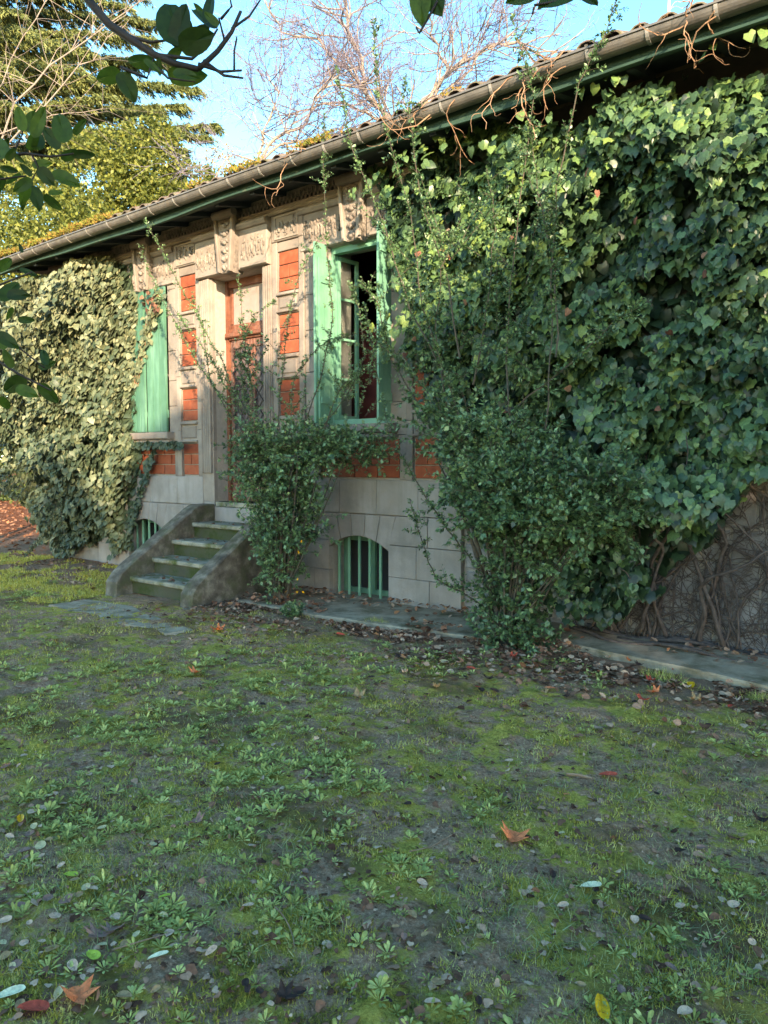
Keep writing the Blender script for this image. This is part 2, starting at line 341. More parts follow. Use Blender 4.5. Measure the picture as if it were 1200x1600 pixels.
# ------------------------------------------------------------ house
HL, HR, HT = -11.95, 6.0, 4.86        # wall ends and wall top
house = thing('stone_house', 'single storey stone and brick house with green shutters, its walls half covered in ivy', 'house', (-7.27, 0, 0))
WIN_R = (-5.70, -4.78, 2.03, 4.10); WIN_L = (-9.62, -8.75, 2.03, 4.10); DOOR = (-7.75, -6.77, 1.06, 4.05)
CEL_R = (-5.66, -4.78, -.05, .60); CEL_L = (-9.78, -8.90, -.05, .60); ARC = .15
mb = MB()
openings = [WIN_R, WIN_L, DOOR, (CEL_R[0], CEL_R[1], -.05, .77), (CEL_L[0], CEL_L[1], -.05, .77)]
xs = sorted({HL, HR}|{o[0] for o in openings}|{o[1] for o in openings}); zs = sorted({-.3, HT}|{o[2] for o in openings}|{o[3] for o in openings})
for i in range(len(xs)-1):            # wall core: column by column, with the openings left free
    cx = (xs[i]+xs[i+1])/2; ops = sorted([(o[2], o[3]) for o in openings if o[0] < cx < o[1]]); z = -.3
    for a, b in ops+[(HT, HT)]:
        if a > z: mb.box((xs[i], .0, z), (xs[i+1], .40, a))
        z = b
mb.box((HL, .4, -.3), (HL+.35, 8, HT)); mb.box((HR-.35, .4, -.3), (HR, 8, HT)); mb.box((HL, 8, -.3), (HR, 8.35, HT))
mb.build('wall', M_mortar, house)
mb = MB(); mb.box((HL+.35, .4, .95), (HR-.35, 8, 1.0)); mb.box((HL+.35, 3.9, 1.0), (HR-.35, 4.0, HT-.02)); mb.box((HL+.35, .4, HT-.02), (HR-.35, 8, HT+.03))
mb.box((-8.3, .42, 1.01), (-8.2, 3.88, HT-.03)); mb.box((-3.4, .42, 1.01), (-3.3, 3.88, HT-.03))
mb.build('interior', M_room, house)

def block(poly, y0=-.05, y1=.0, ch=.007, mat=None, name='stone_block'):
    c = np.mean(np.array(poly), axis=0)
    return MB().prism(poly, y0, y1, ch).build(name, mat or M_stone, house, origin=(c[0], y0, c[1]))
def rect(x0, x1, z0, z1, g=.002): return [(x0+g, z0+g), (x1-g, z0+g), (x1-g, z1-g), (x0+g, z1-g)]
# ---- plinth (avant-corps from -10.55 to -3.83)
PL, PR = -10.62, -3.83
yp = -.07
def arch_pts(x0, x1, zs_, n=10):
    cx = (x0+x1)/2; return [(x0+(x1-x0)*i/n, zs_+ARC*(1-((x0+(x1-x0)*i/n-cx)/((x1-x0)/2))**2)) for i in range(n+1)]
def zarch(x, c): return c[3]+ARC*(1-((x-(c[0]+c[1])/2)/((c[1]-c[0])/2))**2)
# upper course 1.01-1.39
cuts = [PL, -9.9, -9.2, -8.55, -7.98]; 
for a, b in zip(cuts[:-1], cuts[1:]): block(rect(a, b, 1.01, 1.40), yp, 0, .004, M_plinth)
cuts = [-6.58, -6.0, -5.5, -4.95, -4.38, PR]
for a, b in zip(cuts[:-1], cuts[1:]): block(rect(a, b, 1.01, 1.40), yp, 0, .004, M_plinth)
# voussoirs of the cellar arches
for c in (CEL_L, CEL_R):
    x0, x1 = c[0], c[1]; n = 5; w = x1-x0
    for k in range(n):
        a, b = x0+w*k/n, x0+w*(k+1)/n; ta, tb = x0-.10+(w+.2)*k/n, x0-.10+(w+.2)*(k+1)/n
        low = [(x, zarch(x, c)) for x in np.linspace(a+.004*(k > 0), b-.004*(k < n-1), 5)]
        block(low+[(tb-.004, 1.002), (ta+.004, 1.002)], yp, 0, .006, M_plinth)
# side blocks
def course(a, b, z0, z1, lens):
    x = a; k = 0
    while x < b-.02:
        L = lens[k % len(lens)]; e = x+L
        if b-e < .22: e = b
        block(rect(x, e, z0, z1), yp+random.uniform(-.003, .003), 0, .004, M_plinth); x = e; k += 1
for a, b in ((PL, CEL_L[0]), (CEL_L[1], -8.05), (-6.45, CEL_R[0]), (CEL_R[1], PR)):
    course(a, b, -.1, .32, [.55, .42]); course(a, b, .32, .675, [.38, .6, .45])
    off_a = .10 if a in (CEL_L[1], CEL_R[1]) else 0; off_b = .10 if b in (CEL_L[0], CEL_R[0]) else 0
    # third course meets the sloping flank of the arch
    pa, pb = a, b
    lo = [(pa+.004, .68), (pb-.004, .68), (pb-off_b-.004, 1.002), (pa+off_a+.004, 1.002)]
    if b-a > .75:
        m_ = (a+b)/2+.05
        block([lo[0], (m_-.004, .68), (m_-.004, 1.002), lo[3]], yp, 0, .004, M_plinth); block([(m_+.004, .68), lo[1], lo[2], (m_+.004, 1.002)], yp, 0, .004, M_plinth)
    else: block(lo, yp, 0, .004, M_plinth)
# cellar windows: sill, frame, panes, bars, dark room
def cellar(c, label):
    w = ob('cellar_window', MB_frame(c), house, origin=WP[house.name]*0+np.array(WP[house.name])); w['label'] = label
    glass = MB().box((c[0]+.05, .235, .07), (c[1]-.05, .24, .72)).build('pane', M_glass, w)
    n = 6
    for k in range(n):
        x = c[0]+.06+(c[1]-c[0]-.10)*k/(n-1)
        MB().box((x-.016, .035, .0), (x+.016, .055, zarch(x, c)+.005), .003).build('bar', M_green_b, w, origin=(x, .04, 0))
def MB_frame(c):
    m = MB(); x0, x1 = c[0], c[1]
    m.box((x0, .2, .02), (x0+.06, .26, .68)); m.box((x1-.06, .2, .02), (x1, .26, .68)); m.box((x0+.06, .2, .02), (x1-.06, .26, .09))
    m.box((x0+.06, .2, .66), (x1-.06, .26, .78)); cx = (x0+x1)/2; m.box((cx-.045, .195, .09), (cx+.045, .265, .66))
    o = WP[house.name]; return mesh('cellar_window', [np.array(q)-o for q in m.v], m.f, M_green)
M_glass, t, p, o_ = nodes('dark_old_glass'); p.inputs['Base Color'].default_value = (.02, .022, .025, 1); p.inputs['Roughness'].default_value = .12; p.inputs['Specular IOR Level'].default_value = .5
cellar(CEL_R, None or 'low arched cellar window with six green bars right of the steps'); cellar(CEL_L, 'low arched cellar window with green bars left of the steps')
for c in (CEL_L, CEL_R):
    MB().box((c[0]-.02, .0, -.2), (c[1]+.02, .42, .012)).build('cellar_sill', M_conc, house)
    MB().prism([(c[0], .77), (c[0], .605)]+[(x, z) for x, z in arch_pts(*c[:2], .602)][1:-1]+[(c[1], .605), (c[1], .77)], .0, .3).build('arch_soffit', M_plinth, house) if False else None

# ---- brick panels
M_dglass = surf('mauve_dusty_glass', [(.10, .075, .08), (.17, .125, .13)], 7, .35, .1, streak=(.09, .05, .05))
brick_cache = {}
def brick(x0, x1, z0, z1, y0=-.022):
    key = (round(x1-x0, 3), round(z1-z0, 3))
    if key not in brick_cache:
        m = MB().box((-(x1-x0)/2, 0, -(z1-z0)/2), ((x1-x0)/2, .05, (z1-z0)/2), .004); brick_cache[key] = mesh('brick', m.v, m.f, M_brick)
    ob('brick', brick_cache[key], house, origin=((x0+x1)/2+random.uniform(-.001, .001), y0+random.uniform(-.003, .003), (z0+z1)/2))
def panel(x0, x1, z0, z1, rows, L=None, first=0):
    h = (z1-z0)/rows; g = .006
    for r in range(rows):
        if L is None:
            segs = [(x0, x1)] if (r+first) % 2 == 0 else [(x0, (x0+x1)/2), ((x0+x1)/2, x1)]
        else:
            segs = []; x = x0-(L/2 if (r+first) % 2 else 0)
            while x < x1-.01:
                a, b = max(x, x0), min(x+L, x1)
                if b-a > .03: segs.append((a, b))
                x += L
        for a, b in segs: brick(a+g, b-g, z0+h*r+g, z0+h*(r+1)-g)
PIL = [-10.27, -8.28, -6.335, -4.285]; HW = .172
ROWS = [(3.70, 4.18), (2.94, 3.42), (2.18, 2.62), (1.42, 1.86)]
for k, cx in enumerate(PIL):
    for (z0, z1) in ROWS: panel(cx-HW, cx+HW, z0, z1, 3)
    # pilaster strips (left, right) and plates between panels
    for sx in (-1, 1):
        for a, b in ((1.40, 2.05), (2.05, 2.80), (2.80, 3.55), (3.55, 4.30)):
            x0, x1 = (cx-.27, cx-HW-.012) if sx < 0 else (cx+HW+.012, cx+.27)
            block(rect(x0, x1, a, b, .0015), -.05, 0, .006)
    for (za, zb) in ((1.86, 2.18), (2.62, 2.94), (3.42, 3.70), (4.18, 4.30)):
        h = zb-za
        block(rect(cx-HW-.008, cx+HW+.008, za+.004, zb-.004, .001), -.035, 0, .005)
        if h > .2:
            MB().box((cx-HW-.005, -.075, zb-.055), (cx+HW+.005, -.035, zb-.02), .008).build('moulding', M_stone, house)
            MB().box((cx-HW-.005, -.07, za+.02), (cx+HW+.005, -.035, za+.045), .006).build('moulding', M_stone, house)
            MB().box((cx-HW+.03, -.052, za+.075), (cx+HW-.03, -.035, zb-.085), .01).build('plate', M_stone, house)
# brick under the windows, left and right
for (a, b) in ((WIN_L[0]-.13, WIN_L[1]+.1), (WIN_R[0]-.12, WIN_R[1]+.12)): panel(a, b, 1.42, 1.86, 3, .34, 1)
# plain stone beside windows
def jamb(x0, x1, z0=2.03, z1=4.30, y=-.03):
    z = z0
    while z < z1-.01:
        e = min(z+random.choice([.36, .42, .5]), z1)
        if z1-e < .15: e = z1
        block(rect(x0, x1, z, e, .0025), y, 0, .005); z = e
jamb(WIN_R[1], PIL[3]-.275, 1.9); jamb(PIL[2]+.275, WIN_R[0], 1.9); jamb(PIL[1]-.275-.0, PIL[1]-.272, 1.4) if False else None
jamb(WIN_L[1], PIL[1]-.275, 1.9); jamb(PIL[0]+.275, WIN_L[0], 1.9); jamb(PIL[3]+.275, PR, 1.4); jamb(PL, PIL[0]-.275, 1.4)
for a, b in ((WIN_R[1]+.125, PIL[3]-.275), (PIL[2]+.275, WIN_R[0]-.125), (WIN_L[1]+.105, PIL[1]-.275), (PIL[0]+.275, WIN_L[0]-.135)):
    if b-a > .02: block(rect(a, b, 1.40, 1.90, .002), -.03, 0, .005)
# sills
for w_, lab in ((WIN_R, 'stone sill under the open window'), (WIN_L, 'stone sill of the shuttered window with ivy on it')):
    s = MB().box((w_[0]-.13, -.17, 1.93), (w_[1]+.11, .2, 2.03), .015).box((w_[0]-.11, -.12, 1.875), (w_[1]+.09, .0, 1.928), .01).build('window_sill', M_stone, house); s['label'] = lab
# casing beside the door, vertical mouldings
for sx, (x0, x1) in ((-1, (-8.005, -7.75)), (1, (-6.77, -6.61))):
    z = 1.06 if sx > 0 else 1.06
    zz = [1.06, 1.75, 2.45, 3.2, 4.05]
    for a, b in zip(zz[:-1], zz[1:]): block(rect(x0, x1, a, b, .0015), -.06, 0, .004)
    n = 5 if sx < 0 else 3; w_ = (x1-x0-.03)/n
    for k in range(n):
        a = x0+.015+w_*k; MB().box((a+.005, -.06-.012-(.028*(.3+.7*((k+1)/n)) if sx < 0 else .004*k), 1.45), (a+w_-.006, -.06, 4.04), .008).build('fluting', M_stone, house)
# ashlar beside the steps, under the casing
block(rect(-7.98, -7.755, 1.01, 1.06, .001), -.06, 0, .004, M_plinth); block(rect(-6.77, -6.585, 1.01, 1.06, .001), -.06, 0, .004, M_plinth)
block(rect(-8.05, -6.45, -.1, .5), -.05, 0, .004, M_plinth); block(rect(-8.05, -6.45, .5, 1.005), -.05, 0, .004, M_plinth)

# ---- entablature: carved panels, keystones, cornice, frieze
EZ0, EZ1 = 4.30, 4.62
def ornament(cx, cz, w, h, y, mat=M_carve, n=3):        # row of bell flowers with side scrolls
    m = MB()
    for k in range(n):
        x = cx+(k-(n-1)/2)*w/n
        m.ell((x, y-.01, cz-h*.05), (w/n*.17, .026, h*.26), 7, 5)
        for q in range(9):
            a = random.uniform(0, 6.28); rr = random.uniform(.25, .5); sz = random.uniform(.07, .14)
            m.ell((x+math.cos(a)*w/n*rr, y-.004, cz+math.sin(a)*h*rr), (w/n*sz, .02, h*sz*random.uniform(.7, 1.3)), 5, 4)
    m.build('carved_ornament', mat, house, smooth=True)
for cx in PIL:
    block(rect(cx-.27, cx+.27, EZ0, EZ1, .003), -.06, 0, .008)
    MB().box((cx-.20, -.074, EZ0+.02), (cx+.20, -.060, EZ0+.04)).box((cx-.20, -.074, EZ1-.04), (cx+.20, -.060, EZ1-.02)).box((cx-.20, -.074, EZ0+.04), (cx-.18, -.060, EZ1-.04)).box((cx+.18, -.074, EZ0+.04), (cx+.20, -.060, EZ1-.04)).build('panel_edge', M_stone, house)
    ornament(cx, (EZ0+EZ1)/2, .34, .2, -.06)
def lintel(x0, x1, kx, z0, zt, depth, scroll=True):
    """carved window or door head with a big scroll keystone in the middle"""
    block(rect(x0, kx-.13, z0, EZ1, .002), -depth, 0, .008); block(rect(kx+.13, x1, z0, EZ1, .002), -depth, 0, .008)
    for a, b in ((x0, kx-.16), (kx+.16, x1)):
        MB().box((a+.02, -depth-.02, z0+.01), (b-.01, -depth, z0+.045), .006).build('moulding', M_stone, house)
        MB().sweep_x([(-depth, EZ1-.09), (-depth-.035, EZ1-.085), (-depth-.06, EZ1-.055), (-depth-.06, EZ1-.03), (-depth-.035, EZ1-.005), (-depth, EZ1)], a-.01, b+.01).build('roll_moulding', M_stone, house)
        ornament((a+b)/2, (z0+EZ1)/2-.04, (b-a)*.86, (EZ1-z0)*.5, -depth, n=max(3, int((b-a)/.09)))
    kt, kb = .17, .095
    m = MB(); kd = depth+.09
    m.prism([(kx-kb, z0-.03), (kx+kb, z0-.03), (kx+kt, EZ1+.13), (kx-kt, EZ1+.13)], -kd, 0, .015)
    k_ = m.build('keystone', M_carve, house)
    m = MB()
    for s in (-1, 1):
        m.prism([(kx+s*kb-.022, z0-.028), (kx+s*kb+.022-.0, z0-.028), (kx+s*kt+.022, EZ1+.12), (kx+s*kt-.022, EZ1+.12)], -kd-.045, -kd+.016, .01)
    m.build('keystone_rib', M_stone, k_)
    m = MB()
    for k in range(7):
        q = k/6; z = z0+.02+(EZ1+.07-z0)*q; w_ = (kb+(kt-kb)*q)*.6
        m.ell((kx, -kd-.01, z), (w_*.45, .035, .03), 8, 5); m.ell((kx-w_*.6, -kd-.005, z+.02), (w_*.3, .03, .028), 6, 4); m.ell((kx+w_*.6, -kd-.005, z+.02), (w_*.3, .03, .028), 6, 4)
    m.build('keystone_carving', M_carve, k_, smooth=True)
    prof = []          # scroll at the head of the keystone
    for k in range(12):
        a = 2*math.pi*k/12; prof.append((-kd-.02+.055*math.cos(a), EZ1+.12+.055*math.sin(a)))
    MB().sweep_x(prof, kx-kt-.02, kx+kt+.02).build('scroll', M_stone, k_)
lintel(WIN_R[0]-.42, WIN_R[1]+.215, (WIN_R[0]+WIN_R[1])/2, 4.10, EZ1, .045)
lintel(WIN_L[0]-.36, WIN_L[1]+.19, (WIN_L[0]+WIN_L[1])/2, 4.10, EZ1, .045)
lintel(-8.003, -6.612, -7.275, 4.05, EZ1, .12)
# cornice bands, dentils and the carved frieze
MB().sweep_x([(0, 4.62), (-.08, 4.62), (-.10, 4.635), (-.10, 4.65), (-.13, 4.665), (-.13, 4.685), (0, 4.685)], PL, PR).build('cornice', M_stone, house)
MB().box((PL, -.07, 4.687), (PR, 0, 4.86)).build('frieze', M_frieze, house)
m = MB(); x = PL+.02
while x < PR-.04:
    m.box((x, -.11, 4.69), (x+.035, -.07, 4.735), .004)
    m.ell((x+.03, -.075, 4.785), (.022, .02, .04), 6, 5); m.ell((x+.0, -.072, 4.79), (.01, .014, .03), 5, 4); x += .065
tag(m.build('frieze_ornament', M_frieze, house), kind='stuff')

M_leafwood = surf('brown_door_leaf', [(.10, .04, .03), (.17, .065, .045), (.22, .10, .075)], 8, .6, .3, 60, stain=(.07, .035, .03), stains=6, st=(.5, .7), streak=(.22, .15, .125))
# ---- door
d = MB().box((DOOR[0], .18, 1.06), (DOOR[0]+.05, .27, 4.05)).box((DOOR[1]-.07, .18, 1.06), (DOOR[1], .27, 4.05)).box((DOOR[0]+.07, .18, 3.95), (DOOR[1]-.07, .27, 4.05)).box((DOOR[0]+.07, .17, 3.25), (DOOR[1]-.07, .27, 3.40), .01).build('door', M_wood, house)
d['label'] = 'tall reddish wooden double door with lattice grilles under a boarded transom'
MB().box((DOOR[0]+.07, .225, 3.40), (DOOR[1]-.07, .245, 3.95)).build('transom_panel', M_panel, d)
MB().box((DOOR[0]+.07, .205, 3.40), (DOOR[1]-.07, .224, 3.46), .004).box((DOOR[0]+.071, .205, 3.47), (DOOR[0]+.12, .224, 3.94), .004).build('transom_bead', M_wood, d)
MB().box((DOOR[0]+.04, .12, 3.28), (DOOR[1]-.04, .168, 3.34), .012).build('transom_moulding', M_wood, d)
MB().box((DOOR[0], -.05, .98), (DOOR[1], .2, 1.06), .01).build('door_sill', M_step, d)
mid = (DOOR[0]+DOOR[1])/2
for a, b in ((DOOR[0]+.072, mid-.003), (mid+.003, DOOR[1]-.072)):
    l = MB().box((a, .20, 1.07), (a+.055, .25, 3.245), .005).box((b-.055, .20, 1.07), (b, .25, 3.245), .005).box((a+.056, .20, 3.14), (b-.056, .25, 3.245), .005).box((a+.056, .20, 1.07), (b-.056, .25, 1.32), .005).box((a+.056, .20, 1.88), (b-.056, .25, 2.02), .005).build('door_leaf', M_leafwood, d)
    MB().box((a+.055, .232, 2.02), (b-.055, .24, 3.14)).build('door_glass', M_dglass, l)
    MB().box((a+.057, .222, 1.32), (b-.057, .238, 1.88), .012).build('door_panel', M_leafwood, l)
    g = MB(); w_ = b-a-.11; x0 = a+.055
    for k in range(-3, 9):
        for s in (1, -1):
            z0 = 2.04+k*.19; 
            if s > 0: p0, p1 = (x0, z0), (x0+w_, z0+w_*1.3)
            else: p0, p1 = (x0+w_, z0), (x0, z0+w_*1.3)
            def clipz(p, q):
                p = list(p); q = list(q)
                if q[1] < 2.03 or p[1] > 3.13: return None
                if p[1] < 2.03: tt = (2.03-p[1])/(q[1]-p[1]); p = [p[0]+(q[0]-p[0])*tt, 2.03]
                if q[1] > 3.13: tt = (3.13-p[1])/(q[1]-p[1]); q = [p[0]+(q[0]-p[0])*tt, 3.13]
                return p, q
            r_ = clipz(p0, p1)
            if r_: g.tube([(r_[0][0], .19+.006*s, r_[0][1]), (r_[1][0], .19+.006*s, r_[1][1])], .011, 4)
    g.build('lattice_grille', M_iron, l)
MB().tube([(mid+.05, .17, 1.95), (mid+.05, .15, 2.0), (mid+.05, .15, 2.12), (mid+.05, .17, 2.16)], .008, 5).build('door_handle', M_iron, d)

# ---- windows and shutters
wr = MB().box((WIN_R[0], .04, 2.03), (WIN_R[0]+.03, .12, 4.10)).box((WIN_R[1]-.05, .04, 2.03), (WIN_R[1], .12, 4.10)).box((WIN_R[0]+.03, .04, 4.03), (WIN_R[1]-.05, .12, 4.10)).box((WIN_R[0]+.03, .04, 2.03), (WIN_R[1]-.05, .12, 2.10)).build('window', M_green_b, house)
MB().box((WIN_R[0]+.001, -.03, 2.035), (WIN_R[0]+.02, .039, 3.96), .003).build('jamb_lining', M_green_b, wr)
wr['label'] = 'tall green framed window standing open between its shutters'
def casement(hx, s, ang, lab):
    w_ = .345; dr = np.array([s*math.cos(ang), math.sin(ang)])
    m = MB(); 
    def rod(a, b, z0, z1, th=.018):
        p, q = np.array([hx, .1])+dr*a, np.array([hx, .1])+dr*b; n = np.array([-dr[1], dr[0]])*th
        v = [(*(p-n), z0), (*(q-n), z0), (*(q+n), z0), (*(p+n), z0), (*(p-n), z1), (*(q-n), z1), (*(q+n), z1), (*(p+n), z1)]
        m.add(v, [(3, 2, 1, 0), (4, 5, 6, 7), (0, 1, 5, 4), (1, 2, 6, 5), (2, 3, 7, 6), (3, 0, 4, 7)])
    rod(0, .045, 2.11, 4.02); rod(w_-.045, w_, 2.11, 4.02)
    for z in (2.11, 2.58, 3.05, 3.52, 3.975): rod(.046, w_-.046, z, z+(.045 if z in (2.11, 3.975) else .025))
    c = m.build('casement', M_green_b, wr)
    m2 = m; m = MB(); rod(.046, w_-.046, 2.13, 4.0, .002); m.build('pane', M_clear, c)
M_clear, t, p, o_ = nodes('window_glass'); p.inputs['Base Color'].default_value = (.8, .85, .85, 1); p.inputs['Roughness'].default_value = .05; p.inputs['Transmission Weight'].default_value = 1; p.inputs['IOR'].default_value = 1.1
casement(WIN_R[0]+.035, 1, R(84), 'l'); casement(WIN_R[1]-.05, -1, R(75), 'r')
# reddish inner shutter / curtain seen in the dark room
MB().box((WIN_R[0]-1.6, .95, 1.01), (WIN_R[1]-.3, 1.0, 3.35)).build('room_screen', M_room2 if 'M_room2' in globals() else surf('red_wood_screen', [(.12, .03, .028), (.20, .05, .045)], 4, .8, .2, streak=(.07, .02, .02)), house)
def shutter(hx, ang, w_, z0, z1, side, label, mat, nb=3, hy=-.045):
    """louvre-less board shutter; ang: opening angle from closed; side=+1 hinge on the left jamb"""
    dr = np.array([side*math.cos(ang), -math.sin(ang)]); n = np.array([-dr[1], dr[0]])
    if n[1] > 0: n = -n
    def slab(m, a, b, z0, z1, t0, t1):
        p, q = np.array([hx, hy])+dr*a, np.array([hx, hy])+dr*b
        v = [(*(p+n*t0), z0), (*(q+n*t0), z0), (*(q+n*t1), z0), (*(p+n*t1), z0), (*(p+n*t0), z1), (*(q+n*t0), z1), (*(q+n*t1), z1), (*(p+n*t1), z1)]
        f = [(0, 1, 2, 3), (7, 6, 5, 4), (4, 5, 1, 0), (5, 6, 2, 1), (6, 7, 3, 2), (7, 4, 0, 3)]
        m.add(v, f)
    s = bpy.data.objects.new('shutter', None); COL.objects.link(s); s.empty_display_size = .1; place(s, (hx, hy, z0), house); s['label'] = label
    for z in (z0+.22, z1-.30, (z0+z1)/2):
        m = MB(); slab(m, .02, w_-.02, z, z+.075, -.018, -.0025); m.build('batten', mat, s)
    bw = w_/nb
    for k in range(nb):
        m = MB(); slab(m, bw*k+.0025, bw*(k+1)-.0025, z0, z1, 0, .026); slab(m, bw*k+.008, bw*(k+1)-.008, z0+.004, z1-.004, .026, .030)
        m.build('board', mat, s)
    for z in (z0+.25, z1-.27): MB().tube([(hx, hy-.0, z-.05), (hx, hy-.0, z+.06)], .012, 6).build('hinge', mat, s)
shutter(WIN_R[0]-.025, R(91), .20, 2.05, 4.12, 1, 'open green shutter on the left of the open window', M_green_b, 2)
shutter(WIN_R[0]+.035, R(89), .17, 2.06, 3.96, 1, 'inner folded leaf of the open left shutter, a little shorter', M_green_b, 2)
shutter(WIN_R[1]+.02, R(96), .26, 2.05, 4.14, -1, 'open green shutter on the right of the open window, touched by ivy', M_green_b)
shutter(WIN_L[1]-.004, R(3), .43, 2.04, 4.09, -1, 'closed green board shutter, right leaf beside the brick pilaster', M_green)
shutter(WIN_L[0]+.004, R(7), .43, 2.04, 4.09, 1, 'closed green board shutter, left leaf mostly under ivy', M_green)

# ---- rubble wall right of the projecting part, left wall stays under ivy
zz = [-.1, .2, .47, .76, 1.05, 1.36, 1.66, 1.95]
for r in range(len(zz)-1):
    x = PR+.01+random.uniform(-.2, 0)*0
    while x < .6:
        e = x+random.uniform(.26, .58)
        j = lambda: random.uniform(-.02, .02)
        block([(x+.012+j()*.5, zz[r]+.012+j()), (e-.012+j()*.5, zz[r]+.012+j()), (e-.012+j(), zz[r+1]-.008+j()*.4), (x+.012+j(), zz[r+1]-.008+j()*.4)], random.uniform(-.03, -.012), 0.0, .012, M_rubble, 'rubble_stone'); x = e
MB().box((PR+.0, -.008, 1.96), (HR, 0, HT-.005)).build('rendered_wall', surf('grimy_shaded_render', [(.03, .028, .028), (.06, .055, .052)], 4, .95, .4), house)  # near-black: grime plus the deep eave shade, both put into the colour
for r in range(5):
    x = HL+.01
    while x < PL-.02:
        e = x+random.uniform(.3, .55)
        if PL-e < .2: e = PL-.012
        block(rect(x, e, -.1+.3*r, .2+.3*r, .006), -.025, 0, .008, M_plinth); x = e

# ---- eave: soffit boards, rafters, fascia, gutter, tiles
EY = -.64
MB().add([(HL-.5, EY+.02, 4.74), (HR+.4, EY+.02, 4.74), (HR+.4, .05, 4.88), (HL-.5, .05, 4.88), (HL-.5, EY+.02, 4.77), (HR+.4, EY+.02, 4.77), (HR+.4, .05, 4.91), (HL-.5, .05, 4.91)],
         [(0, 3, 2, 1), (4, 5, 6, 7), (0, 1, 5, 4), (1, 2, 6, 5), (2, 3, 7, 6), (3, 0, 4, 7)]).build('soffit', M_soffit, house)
k = 0; x = HL
while x < HR:
    MB().add([(x, EY+.03, 4.67), (x+.07, EY+.03, 4.67), (x+.07, -.09, 4.80), (x, -.09, 4.80), (x, EY+.03, 4.735), (x+.07, EY+.03, 4.735), (x+.07, -.09, 4.85), (x, -.09, 4.85)],
             [(0, 3, 2, 1), (4, 5, 6, 7), (0, 1, 5, 4), (1, 2, 6, 5), (2, 3, 7, 6), (3, 0, 4, 7)]).build('rafter_end', M_soffit, house); x += .62
def sag(x): return (.006*math.sin(x*2.1), .012*math.sin(x*1.1+1)+.008*math.sin(x*2.7))
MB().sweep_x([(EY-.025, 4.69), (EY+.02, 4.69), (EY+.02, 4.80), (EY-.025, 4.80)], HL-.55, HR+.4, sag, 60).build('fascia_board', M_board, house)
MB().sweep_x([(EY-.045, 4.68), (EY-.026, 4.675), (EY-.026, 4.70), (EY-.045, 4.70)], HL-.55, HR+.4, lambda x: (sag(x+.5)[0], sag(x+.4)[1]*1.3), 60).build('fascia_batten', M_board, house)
gy, gz, gr = EY-.115, 4.83, .082
pr = [(gy+gr*math.cos(a), gz+gr*math.sin(a)) for a in np.linspace(math.pi, 2*math.pi, 13)]
pr2 = [(gy+(gr-.006)*math.cos(a), gz+(gr-.006)*math.sin(a)) for a in np.linspace(2*math.pi, math.pi, 13)]
gl = [(gy-gr-.012, gz+.004), (gy-gr-.012, gz-.012)]
gut = MB()
def gsag(x): return (0, .004*math.sin(x*1.7))
x = HL-.6
while x < HR+.4:
    e = min(x+2.0, HR+.4); MB().sweep_x(gl+pr+pr2, x, e-.002, gsag, 6).build('gutter', M_zinc, house, smooth=False); x = e
x = HL-.35
while x < HR+.3:
    w_ = random.choice([.02, .026]); rr = gr+.006
    p_ = [(gy+rr*math.cos(a), gz+rr*math.sin(a)) for a in np.linspace(math.pi*.98, 2*math.pi, 12)]; q_ = [(gy+(rr-.004)*math.cos(a), gz+(rr-.004)*math.sin(a)) for a in np.linspace(2*math.pi, math.pi*.98, 12)]
    MB().sweep_x([(gy-rr-.012, gz+.016)]+p_+q_, x, x+w_, gsag).build('gutter_bracket', M_clip, house); x += .47+random.uniform(-.05, .05)
# roof slabs (front and back slope) and hip tiles
def slope(y): return 4.915+(y-(EY-.05))*.38
rf = MB(); y0, y1 = EY-.05, 4.15
rf.add([(HL-.5, y0, slope(y0)-.02), (HR+.5, y0, slope(y0)-.02), (HR+.5, y1, slope(y1)-.02), (HL+4.2, y1, slope(y1)-.02), (HL-.5, 9, slope(y0)-.02), (HR+.5, 9, slope(y0)-.02),
        (HL-.5, y0, slope(y0)-.06), (HR+.5, y0, slope(y0)-.06), (HR+.5, 9, slope(y0)-.06), (HL-.5, 9, slope(y0)-.06)],
       [(0, 1, 2, 3), (3, 2, 5, 4), (0, 3, 4), (1, 5, 2), (0, 6, 7, 1), (1, 7, 8, 5), (5, 8, 9, 4), (4, 9, 6, 0), (9, 8, 7, 6)])
roof = rf.build('roof', M_tile, house)
def tile_mesh():
    v = []; n = 6
    for (yy, r_) in ((0, .085), (.42, .07)):
        for rr in (r_, r_-.014):
            for k in range(n+1):
                a = math.pi*k/n; v.append((rr*math.cos(a), yy, rr*math.sin(a)*.8+yy*.38))
    f = []; s = n+1
    for k in range(n):
        f += [(k+1, k, 2*s+k, 2*s+k+1), (s+k, s+k+1, 3*s+k+1, 3*s+k), (k, k+1, s+k+1, s+k)]
    return mesh('tile', v, f, M_tile)
tm = tile_mesh(); x = HL-.4
while x < HR+.3:
    o = ob('tile', tm, roof, origin=(x, EY-.11+random.uniform(-.02, .02), slope(EY-.05)-.05)); o.rotation_euler = (R(random.uniform(-2, 3)), 0, R(random.uniform(-3, 3))); x += .205
m = MB(); v0 = tm.vertices; 
for r in range(1, 11):
    x = HL-.4+r*.36
    while x < HR+.3:
        yy = EY-.09+r*.38
        m.add([(x+q.co.x, yy+q.co.y, slope(yy)-.045+q.co.z) for q in v0], [tuple(p.vertices) for p in tm.polygons]); x += .205
tag(m.build('upper_tiles', M_tile, roof), kind='stuff')
